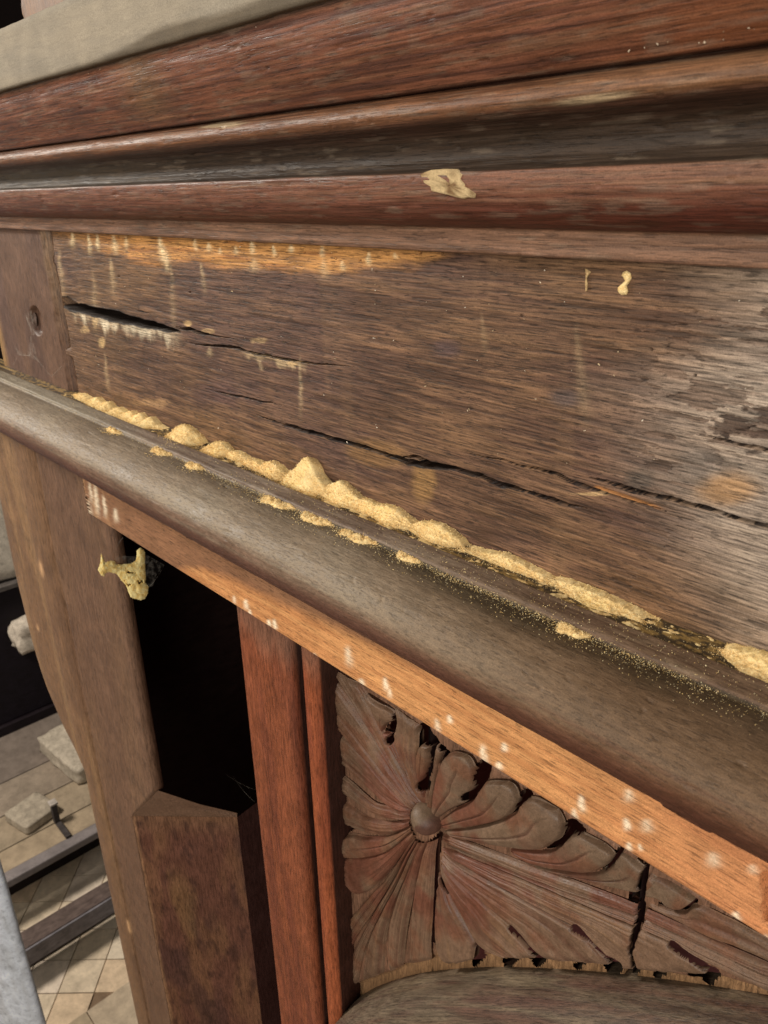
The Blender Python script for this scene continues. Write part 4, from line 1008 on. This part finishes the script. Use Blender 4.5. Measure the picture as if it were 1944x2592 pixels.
ss = np.arange(300)[:, None] / 300. + 0 * Va[..., 0]; pp = np.linspace(0, 1, 70)[None] + 0 * ss
Ca = np.empty(Va.shape); Ca[:] = lin(126, 112, 96)
Ca = mixc(Ca, lin(96, 74, 66), sstep(.42, .7, fbm(ss * 16, pp * 40, 222)) * .7)
Ca = mixc(Ca, lin(112, 72, 62), sstep(.52, .72, fbm(ss * 8, pp * 18, 223)) * .5)
Ca = mixc(Ca, lin(150, 136, 114), sstep(.55, .75, fbm(ss * 12, pp * 30, 224)) * .5)
Ca = Ca * np.array([.58, .54, .48])
arch = mesh_obj('arch_moulding', Va, grid_faces(300, 70), Ca.reshape(-1, 3), WXS(), FUR)
RA = Matrix.Rotation(-math.atan2(W[-1, 2] - W[0, 2], W[-1, 0] - W[0, 0]), 4, 'Y')   # turn the object so its grain follows the arch
arch.data.transform(RA.inverted()); arch.matrix_local = RA

# ================================================================== frass, cobwebs, debris
FR1, FR2 = lin(247, 219, 160), lin(232, 196, 132)
def heap(topl, botl, label, zb=Z5 - .0016, ytop=.392, seed=0, amp=.0015, group='frass heaps along the ledge'):
    tp, bt = np.array(topl, float), np.array(botl, float) + [0, 7]
    Wt = on_y(tp[:, 0], tp[:, 1], ytop); Wb = on_z(bt[:, 0], bt[:, 1], zb)
    x0 = max(Wt[0, 0], Wb[0, 0]) * .5 + min(Wt[0, 0], Wb[0, 0]) * .5; x1 = (Wt[-1, 0] + Wb[-1, 0]) / 2
    ex = .05 * (x1 - x0); x0 -= ex; x1 += ex
    n = int(np.clip((x1 - x0) / .0009, 50, 260)); m = 26
    X = np.linspace(x0, x1, n)
    zt = np.interp(X, Wt[:, 0], Wt[:, 2]); yb = np.interp(X, Wb[:, 0], Wb[:, 1])
    endt = sstep(0, .10, np.linspace(0, 1, n)) * sstep(1, .90, np.linspace(0, 1, n))
    zt = zb + (zt - zb) * (.16 + .84 * endt) * (1 if x1 - x0 < .09 or len(tp) > 9 else .35 + 1.0 * fbm(X * 70, 0 * X, seed + 40))
    yb = ytop + (yb - ytop) * (.35 + .65 * endt)
    q = np.linspace(0, 1, m)[None, :]
    f = q / .78
    Y = np.where(q < .78, yb[:, None] + (ytop - yb[:, None]) * np.minimum(f, 1), ytop + (.408 - ytop) * (q - .78) / .22)
    prof = np.where(q < .78, np.minimum(f, 1) ** 1.35, 1 - .35 * ((q - .78) / .22) ** 1.5)
    Z = zb + (zt - zb)[:, None] * prof
    Xg = np.repeat(X[:, None], m, 1)
    nn = (fbm(Xg * 160, Y * 160 + Z * 160, seed, 3) - .5) * amp + (vnoise(Xg * 620, Y * 620 + Z * 620, seed + 2) - .5) * amp * .9
    Z = Z + nn * sstep(0, .15, q) ; Y = Y - nn * .7 * sstep(0, .15, q); Z[:, 0] = zb - .0012
    V = np.stack([Xg, Y, Z], -1)
    C = mixc(np.broadcast_to(FR1, V.shape).copy(), FR2, sstep(.42, .68, fbm(Xg * 220, (Y + Z) * 220, seed + 5)) * .7)
    C = mixc(C, lin(244, 216, 146), sstep(.55, .75, fbm(Xg * 90, (Y + Z) * 90, seed + 7)) * .5)
    o = mesh_obj('frass_heap', V, grid_faces(n, m), C.reshape(-1, 3), WFRASS())
    return tag(o, label, 'frass heap', group)
heap([(190, 990), (225, 1010), (243, 1006), (255, 1019), (271, 1017), (284, 1034), (297, 1031), (315, 1045), (330, 1040), (340, 1052), (351, 1045), (364, 1062), (379, 1055), (395, 1075)],
     [(185, 1000), (240, 1026), (300, 1052), (350, 1075), (395, 1082)], 'low ridge of tiny pointed frass peaks at the far left of the ledge', seed=1, amp=.0008)
heap([(424, 1098), (440, 1086), (462, 1074), (480, 1086), (506, 1114)], [(422, 1108), (436, 1130), (470, 1124), (506, 1120)], 'pointed yellow frass heap standing alone right of the tiny peaks', seed=2)
heap([(516, 1136), (540, 1119), (560, 1121), (575, 1138)], [(516, 1140), (545, 1152), (575, 1150)], 'rounded frass heap just right of the lone pointed one', seed=3)
heap([(575, 1142), (595, 1144), (620, 1160), (650, 1170), (662, 1178)], [(575, 1152), (610, 1166), (640, 1182), (662, 1190)], 'low thin frass ridge left of the tall cone\'s left-hand mound', seed=4)
heap([(655, 1182), (668, 1172), (682, 1168), (700, 1180), (722, 1204)], [(655, 1188), (680, 1204), (722, 1214)], 'blunt frass mound touching the left side of the tall cone', seed=5)
heap([(716, 1215), (732, 1194), (748, 1186), (760, 1166), (774, 1155), (786, 1172), (794, 1198), (806, 1214), (820, 1232)], [(716, 1222), (745, 1232), (775, 1240), (820, 1246)], 'tallest frass cone with a sharp tip, middle of the ledge', seed=6, ytop=.388)
heap([(812, 1238), (828, 1228), (846, 1222), (858, 1217), (874, 1232), (895, 1252), (912, 1266)], [(812, 1246), (850, 1272), (880, 1280), (912, 1284)], 'broad frass mound right of the tallest cone', seed=7)
heap([(900, 1262), (930, 1268), (950, 1280), (978, 1280), (1000, 1290), (1020, 1308), (1040, 1324)], [(900, 1278), (930, 1296), (980, 1326), (1040, 1338)], 'long lumpy frass bank between two rounded mounds', seed=8)
heap([(1036, 1326), (1060, 1322), (1085, 1322), (1110, 1330), (1140, 1350), (1166, 1372)], [(1036, 1336), (1070, 1360), (1130, 1378), (1166, 1380)], 'rounded frass mound at the right end of the heaped row', seed=9)
heap([(1166, 1384), (1200, 1394), (1250, 1404), (1268, 1405), (1300, 1419), (1350, 1446), (1385, 1466)], [(1166, 1386), (1220, 1408), (1290, 1436), (1385, 1470)], 'thin frass line in the groove right of the heaped row', seed=10)
heap([(1385, 1466), (1430, 1474), (1470, 1488), (1520, 1508), (1570, 1532), (1640, 1570)], [(1385, 1470), (1440, 1502), (1490, 1530), (1560, 1550), (1640, 1574)], 'wide grainy frass bank in the groove toward the right', seed=11)
heap([(1828, 1640), (1860, 1644), (1900, 1652), (1935, 1660), (1990, 1690)], [(1828, 1652), (1870, 1688), (1920, 1712), (1990, 1738)], 'frass heap cut by the right edge of the picture', seed=12)
# thin continuous film of powder in the groove
tx = xsamples(.39, Z5, 175, 1990, 5.0); tyv = np.linspace(.3775, .404, 26)
TX, TY = np.meshgrid(tx, tyv, indexing='ij')
tpx = project(np.stack([TX, TY, 0 * TX + Z5], -1))[0]
am = np.interp(tpx, [175, 300, 450, 700, 1100, 1200, 1400, 1600, 1700, 1800, 1990], [.4, .5, .4, .62, .62, .42, .5, .40, .2, .25, .4])
th_f = (fbm(TX * 150, TY * 260, 301) - .62 + .40 * am + .10 * (TY - .377) / .027) * .0070 - .0017
C = mixc(np.broadcast_to(FR1, TX.shape + (3,)).copy(), FR2, sstep(.4, .65, fbm(TX * 240, TY * 240, 303)) * .8)
V = np.stack([TX, TY, Z5 - .0018 + np.clip(th_f, -.002, .0024)], -1)
tag(mesh_obj('frass_film', V, grid_faces(*TX.shape), C.reshape(-1, 3), WFRASS()), 'thin film of yellow frass powder along the groove behind the bead', 'frass', kind='stuff')
# second row on the moulding below the bead
def spill(x0, y0, x1, y1, w, label, seed):
    n, m = 60, 16
    a = on_z(x0, y0, Z5 - .0035); b = on_z(x1, y1, Z5 - .0035)
    s = np.linspace(0, 1, n)[:, None]; q = np.linspace(0, 1, m)[None, :]
    wid = 1.25 * w * (sstep(0, .2, s) * sstep(1, .6, s)) * (.7 + .6 * fbm(s * 9, 0 * s, seed)) + .0006
    X = a[0] + (b[0] - a[0]) * s + 0 * q
    Y = .3566 - wid * q * 1.0
    base = np.interp(Y.ravel(), [.30, .348, .3562, .36], [Z5 - .03, Z5 - .0042, Z5 - .0034, Z5 - .0034]).reshape(Y.shape)
    hump = np.sin(np.pi * np.clip(q * .75 + .25, 0, 1)) ** .8 * .0030 * sstep(0, .15, s) * sstep(1, .75, s)
    Z = base + hump * (.2 + 1.5 * fbm(X * 240, Y * 240, seed + 3)) + (fbm(X * 300, Y * 300, seed + 1) - .5) * .0022 - .0011
    V = np.stack([X, Y, Z], -1)
    C = mixc(np.broadcast_to(FR1, V.shape).copy(), FR2, sstep(.42, .68, fbm(X * 220, Y * 220, seed + 5)) * .7)
    return tag(mesh_obj('frass_spill', V, grid_faces(n, m), C.reshape(-1, 3), WFRASS()), label, 'frass heap', 'frass spills below the bead')
spill(296, 1078, 332, 1094, .006, 'faint frass spill below the bead under the tiny peaks', 31)
spill(412, 1128, 455, 1148, .008, 'small frass spill below the bead under the lone pointed heap', 32)
spill(502, 1164, 536, 1182, .007, 'tiny frass tuft below the bead, left of the tall cone', 33)
spill(684, 1246, 770, 1284, .009, 'frass spill below the bead directly under the tallest cone', 34)
spill(786, 1290, 862, 1325, .009, 'second frass spill below the bead, right of the cone', 35)
spill(884, 1330, 978, 1376, .008, 'narrow frass spill below the bead under the lumpy bank', 36)
spill(1026, 1390, 1086, 1420, .005, 'thin pale frass streak below the bead under the last mound', 37)
spill(1425, 1566, 1512, 1608, .007, 'isolated frass spill below the bead toward the right', 38)

# loose grains: uncountable
def grains(name, P, N, size, cols, label, cat, seed=0, flat=1.0):
    """Tiny four-sided grains lying on a surface."""
    r = np.random.default_rng(seed)
    n = len(P)
    T = np.array([[1, 1, 1], [1, -1, -1], [-1, 1, -1], [-1, -1, 1]], float) / 1.7
    A = r.normal(size=(n, 3, 3)); Q = np.linalg.qr(A)[0]
    st = np.stack([size * r.uniform(.6, 2.6 if flat != 1.0 else 1.6, n), size * r.uniform(.5, 1, n), size * r.uniform(.4, .9, n)], -1)
    G = np.einsum('nij,nkj->nki', Q, T[None] * st[:, None, :]) + P[:, None] + N * size[:, None, None] * .4
    F = (np.arange(n)[:, None, None] * 4 + np.array([[0, 1, 2], [0, 3, 1], [0, 2, 3], [1, 3, 2]])[None]).reshape(-1, 3)
    ci = r.integers(0, len(cols), n)
    C = np.repeat(np.array(cols)[ci], 4, 0)
    o = mesh_obj(name, G.reshape(-1, 3), F, C, WFRASS(), smooth=False)
    return tag(o, label, cat, kind='stuff')
r = np.random.default_rng(5)
pl = np.asarray(prof_l)
def on_ledge(X, Y):
    m = pl[:, 1] > Z5 - .034
    o = np.argsort(pl[m, 0]); return np.interp(Y, pl[m, 0][o], pl[m, 1][o])
npx = r.uniform(150, 1960, 9000)
dens = np.interp(npx, [150, 400, 600, 1000, 1300, 1960], [.15, .25, .8, 1.0, .9, .5])
keep = r.random(len(npx)) < dens; npx = npx[keep]
gx = np.interp(npx, project(np.stack([xl, 0 * xl + .35, 0 * xl + Z5], -1))[0], xl)
gy = .3565 - np.abs(r.normal(0, np.where(r.random(len(gx)) < .45, .0022, .009), len(gx))); gy = np.clip(gy, .306, .3565)
s2 = r.random(len(gx)) < .30; gy[s2] = r.uniform(.357, .398, s2.sum())
gzv = on_ledge(gx, gy)
scl = np.interp(npx, [150, 1944], [.00055, .00034]) * r.uniform(.5, 1.25, len(gx))
grains('frass_grains', np.stack([gx, gy, gzv], -1), np.array([0, -.3, 1.]), scl, [FR1, FR2, lin(214, 190, 140), lin(240, 224, 180), lin(170, 140, 90)], 'loose yellow frass grains scattered over the rounded ledge', 'frass', 3)
# grains fringing the heaps
fp = []
for o in [o for o in bpy.data.objects if o.name.startswith('frass_heap') or o.name.startswith('frass_spill')]:
    co = np.empty(len(o.data.vertices) * 3, np.float32); o.data.vertices.foreach_get('co', co)
    co = co.reshape(-1, 3) + np.array(o.location) - [0, 0, CAMZ]
    npk = 2600 if o.name.startswith('frass_heap') else 900
    pick = r.integers(0, len(co), npk); q = co[pick] + r.normal(0, .00045, (npk, 3)) * [1.6, 1, .6]
    out = r.random(npk) < .14                                    # loose grains rolled off the foot
    q[out, 1] -= np.abs(r.normal(0, .0035, out.sum())); q[out, 0] += r.normal(0, .004, out.sum())
    q[out, 2] = on_ledge(q[out, 0], np.clip(q[out, 1], .306, .398)) + .0003
    fp.append(q)
fp = np.vstack(fp)
fpx = project(fp)[0]
grains('frass_crumbs', fp, np.array([0, -.4, .8]), np.interp(fpx, [150, 1944], [.00062, .00034]) * r.uniform(.5, 1.35, len(fp)), [FR1, FR1, FR2, lin(250, 228, 178)], 'fine frass crumbs clinging to the heaps', 'frass', 4)
# pale splinters and specks on the boards
sx = r.uniform(150, 1930, 80); sy = 620 + r.random(80) ** 1.1 * 560
vv = vline(sx, sy); ok = vv < 900
SP = on_y(sx[ok], sy[ok], YF - .0012)
man = np.array([(1345, 556), (1352, 540), (1188, 1036), (1184, 1040), (952, 1075), (955, 1082), (1268, 1095), (1480, 1090), (1565, 890), (1580, 690), (985, 660), (950, 720), (950, 770), (948, 856), (620, 855), (457, 965), (466, 980), (536, 938), (560, 935), (820, 1000), (1615, 1155), (1610, 1240)], float)
SP = np.vstack([SP, on_y(man[1:, 0], man[1:, 1], YF - .0014)])
spx = project(SP)[0]
grains('pale_specks', SP, np.array([0, -1, 0.]), np.interp(spx, [150, 1944], [.0008, .0005]) * r.uniform(.4, 1.3, len(SP)), [lin(226, 206, 176), lin(200, 176, 140), lin(240, 228, 206)], 'pale specks and splinters stuck to the cracked board', 'specks', 6, flat=2.0)
sx = r.uniform(0, 1940, 420); sy = np.interp(sx, [0, 1940], [330, 90]) - r.uniform(0, 200, 420)
vv = vline(sx, sy); ok = (vv > 245) & (vv < 375) & (sy > 0)
zz_ = [on_y(a, b, np.interp(v, [235, 380], [.3345, .3585])) for a, b, v in zip(sx[ok], sy[ok], vv[ok])]
SPC = np.array(zz_)
grains('cornice_specks', SPC, np.array([0, -1, 0.]), .0006 * r.uniform(.4, 1.5, len(SPC)), [lin(206, 186, 160), lin(176, 150, 120)], 'pale dust specks on the wide brown cornice face', 'specks', 8)
# putty-like blobs of frass on the board
def blob(pts, y, th_, name, label, cat, seed, cols=(FR1, FR2), res=90, plane='y', rough=.5, mat=None):
    """A lumpy crust with the given outline (photo pixels) lying against a plane."""
    q = np.array(pts, float)
    bx0, by0, bx1, by1 = q[:, 0].min(), q[:, 1].min(), q[:, 0].max(), q[:, 1].max()
    nx, ny = res, max(12, int(res * (by1 - by0) / (bx1 - bx0)))
    gx_, gy_ = np.meshgrid(np.linspace(bx0 - 1, bx1 + 1, nx), np.linspace(by0 - 1, by1 + 1, ny), indexing='ij')
    wob = np.zeros(gx_.shape) if plane == 'y' else 1.0
    gx_ = gx_ + wob * 7 * (fbm(gx_ * .16, gy_ * .16, seed + 7) - .5) * (plane == 'x'); gy_ = gy_ + wob * 7 * (fbm(gx_ * .16, gy_ * .16, seed + 8) - .5) * (plane == 'x')
    ins = np.zeros(gx_.shape, bool); dmin = np.full(gx_.shape, 1e9)
    for k in range(len(q)):
        (xa, ya), (xb_, yb_) = q[k], q[(k + 1) % len(q)]
        cond = ((ya > gy_) != (yb_ > gy_))
        ins ^= cond & (gx_ < (xb_ - xa) * (gy_ - ya) / (yb_ - ya + 1e-12) + xa)
        t = np.clip(((gx_ - xa) * (xb_ - xa) + (gy_ - ya) * (yb_ - ya)) / ((xb_ - xa) ** 2 + (yb_ - ya) ** 2), 0, 1)
        dmin = np.minimum(dmin, np.hypot(gx_ - xa - t * (xb_ - xa), gy_ - ya - t * (yb_ - ya)))
    if plane == 'x': ins &= ~((fbm(gx_ * .10, gy_ * .10, seed + 11, 3) > .74) & (dmin > 3) & (gy_ > 1432))
    d = np.where(ins, dmin, 0)
    ref = max(3.0, np.percentile(d[ins], 85))
    H = th_ * np.sqrt(np.clip(d / ref, 0, 1)) * (1 - rough / 2 + rough * fbm(gx_ * .09 * 60 / ref * .25, gy_ * .09 * 60 / ref * .25, seed))
    P = on_y(gx_, gy_, y) if plane == 'y' else on_x(gx_, gy_, y)
    ray_ = P / np.linalg.norm(P, axis=-1, keepdims=True)
    Vf = P - ray_ * H[..., None]; Vb_ = P + ray_ * H[..., None] * .5
    keepf = ins[:-1, :-1] | ins[1:, :-1] | ins[1:, 1:] | ins[:-1, 1:]
    F = grid_faces(nx, ny)[keepf.ravel()]
    C = mixc(np.broadcast_to(cols[0], Vf.shape).copy(), cols[1], sstep(.42, .62, fbm(gx_ * .16, gy_ * .16, seed + 2)) * .9)
    n0 = nx * ny
    V = np.vstack([Vf.reshape(-1, 3), Vb_.reshape(-1, 3)]); Fa = np.vstack([F, F[:, ::-1] + n0])
    used = np.unique(Fa); mp = np.zeros(len(V), int); mp[used] = np.arange(len(used))
    o = mesh_obj(name, V[used], mp[Fa], np.vstack([C.reshape(-1, 3)] * 2)[used], mat or WFRASS())
    return tag(o, label, cat)
def e2(x, y): return (1440 + x / 3.2917, 640 + y / 3.2917)
blob([e2(*p) for p in [(450, 165), (480, 150), (515, 170), (522, 210), (500, 250), (480, 275), (495, 320), (480, 350), (440, 350), (410, 325), (408, 290), (440, 262), (470, 235), (455, 205), (440, 190)]], YF - .0002, .0022, 'frass_plug', 'yellow frass plug stuck on the board near its upper right', 'frass', 41, res=50)
blob([e2(*p) for p in [(135, 130), (160, 140), (185, 160), (165, 185), (150, 210), (158, 260), (152, 320), (138, 320), (136, 250), (140, 190)]], YF - .0002, .0012, 'frass_plug', 'thin pale frass streak left of the yellow plug', 'frass', 42, cols=(lin(196, 166, 120), lin(170, 138, 98)), res=36)
# frass clump hanging in a web under the batten
def c2(x, y): return (230 + x / 6.144, 1330 + y / 6.144)
clump_out = [(160, 440), (200, 520), (222, 590), (270, 565), (330, 550), (372, 575), (400, 612), (500, 612), (640, 590), (705, 545), (715, 470), (718, 390), (765, 350), (822, 385), (842, 470), (838, 600), (850, 800), (842, 900), (892, 960), (880, 1060), (840, 1130), (780, 1160), (700, 1140), (620, 1112), (582, 1020), (550, 930), (480, 850), (400, 745), (330, 730), (272, 718), (225, 745), (205, 790), (165, 775), (112, 690), (140, 625), (155, 560)]
blob([c2(*p) for p in clump_out], -.8475, .0045, 'frass_clump', 'yellow frass clump hanging in a web in the dark opening', 'frass', 51, cols=(lin(255, 232, 160), lin(240, 202, 120)), res=130, plane='x', rough=.9)

# cobwebs
def web(name, sheets, strands, label, group=None):
    V, F, C = [], [], []
    for quad in sheets:
        q = np.array(quad, float); n = 10
        u, v = np.meshgrid(np.linspace(0, 1, n), np.linspace(0, 1, n), indexing='ij')
        P = (q[0] * (1 - u)[..., None] * (1 - v)[..., None] + q[1] * u[..., None] * (1 - v)[..., None] + q[2] * u[..., None] * v[..., None] + q[3] * (1 - u)[..., None] * v[..., None])
        P += (q[0] - q.mean(0)) * 0
        off = len(V) and sum(len(a) for a in V) or 0
        V.append(P.reshape(-1, 3)); F.append(grid_faces(n, n, off)); C.append(np.full((n * n, 3), .55))
    for (a, b, sag, rad) in strands:
        a, b = np.array(a), np.array(b); t = np.linspace(0, 1, 12)[:, None]
        path = a * (1 - t) + b * t; path[:, 2] -= sag * 4 * (t * (1 - t))[:, 0]
        tg = (b - a) / np.linalg.norm(b - a); s1 = np.cross(tg, [0, 1, .3]); s1 /= np.linalg.norm(s1); s2 = np.cross(tg, s1)
        th_ = np.array([0, 2.1, 4.2]); ring = path[:, None] + rad * (np.cos(th_)[None, :, None] * s1 + np.sin(th_)[None, :, None] * s2)
        off = sum(len(a_) for a_ in V)
        V.append(ring.reshape(-1, 3)); k = np.arange(11)
        for j in range(3):
            F.append(np.stack([k * 3 + j, (k + 1) * 3 + j, (k + 1) * 3 + (j + 1) % 3, k * 3 + (j + 1) % 3], -1) + off)
        C.append(np.full((36, 3), 1.0))
    o = mesh_obj(name, np.vstack(V), np.vstack(F), np.vstack(C), web_mat())
    return tag(o, label, 'cobweb', group)
XC = -.846
cw = lambda x, y: on_x(*c2(x, y), XC)
web('cobweb', [[cw(840, 440), cw(1140, 610), cw(1000, 800), cw(850, 820)], [cw(850, 800), cw(1010, 790), cw(960, 950), cw(870, 960)], [cw(380, 470), cw(720, 480), cw(700, 600), cw(380, 620)]],
    [(cw(840, 470), cw(1140, 620), .002, .00012), (cw(1140, 620), cw(990, 860), .001, .00018), (cw(990, 860), cw(890, 980), .0, .00018), (cw(840, 600), cw(1130, 640), .003, .0001), (cw(850, 780), cw(1080, 700), .002, .0001), (cw(300, 500), cw(500, 180), .0, .0001), (cw(430, 270), cw(500, 190), .0, .0003)],
    'grey cobweb holding the frass clump in the dark opening')
def w4(x, y): return on_y(x / 5.028, 560 + y / 5.028, .392)
web('cobweb', [[w4(320, 1180), w4(400, 1130), w4(450, 1440), w4(400, 1450)], [w4(190, 1600), w4(300, 1680), w4(390, 1720), w4(230, 1700)], [w4(390, 1460), w4(430, 1560), w4(500, 1790), w4(340, 1710)]],
    [(w4(395, 1460), w4(390, 1700), .0, .0006), (w4(400, 1690), w4(505, 1800), .0, .0006), (w4(505, 1800), w4(660, 1975), .002, .0004), (w4(660, 1975), w4(780, 1850), .0, .0004), (w4(190, 1590), w4(250, 1700), .0, .0006), (w4(250, 1700), w4(400, 1700), .001, .0007), (w4(320, 1190), w4(430, 1450), .0, .0006), (w4(440, 1360), w4(430, 1450), .0, .0005), (w4(230, 1700), w4(170, 1830), .0, .0004)],
    'pale cobweb around the peg on the end stile')
sw = lambda x, y: on_y(560 + 0 * x + x, y, .385)
web('cobweb', [],
    [(on_y(570, 1958, .4), on_y(648, 2000, .383), .003, .00008), (on_y(590, 1965, .4), on_y(645, 2030, .383), .004, .00008)],
    'wisp of cobweb on the left edge of the reddish stile')

for o in bpy.data.objects:                     # background pieces: tiles get no labels
    if o.parent is None and o.type == 'MESH' and 'category' not in o and 'kind' not in o:
        o['kind'] = 'structure'
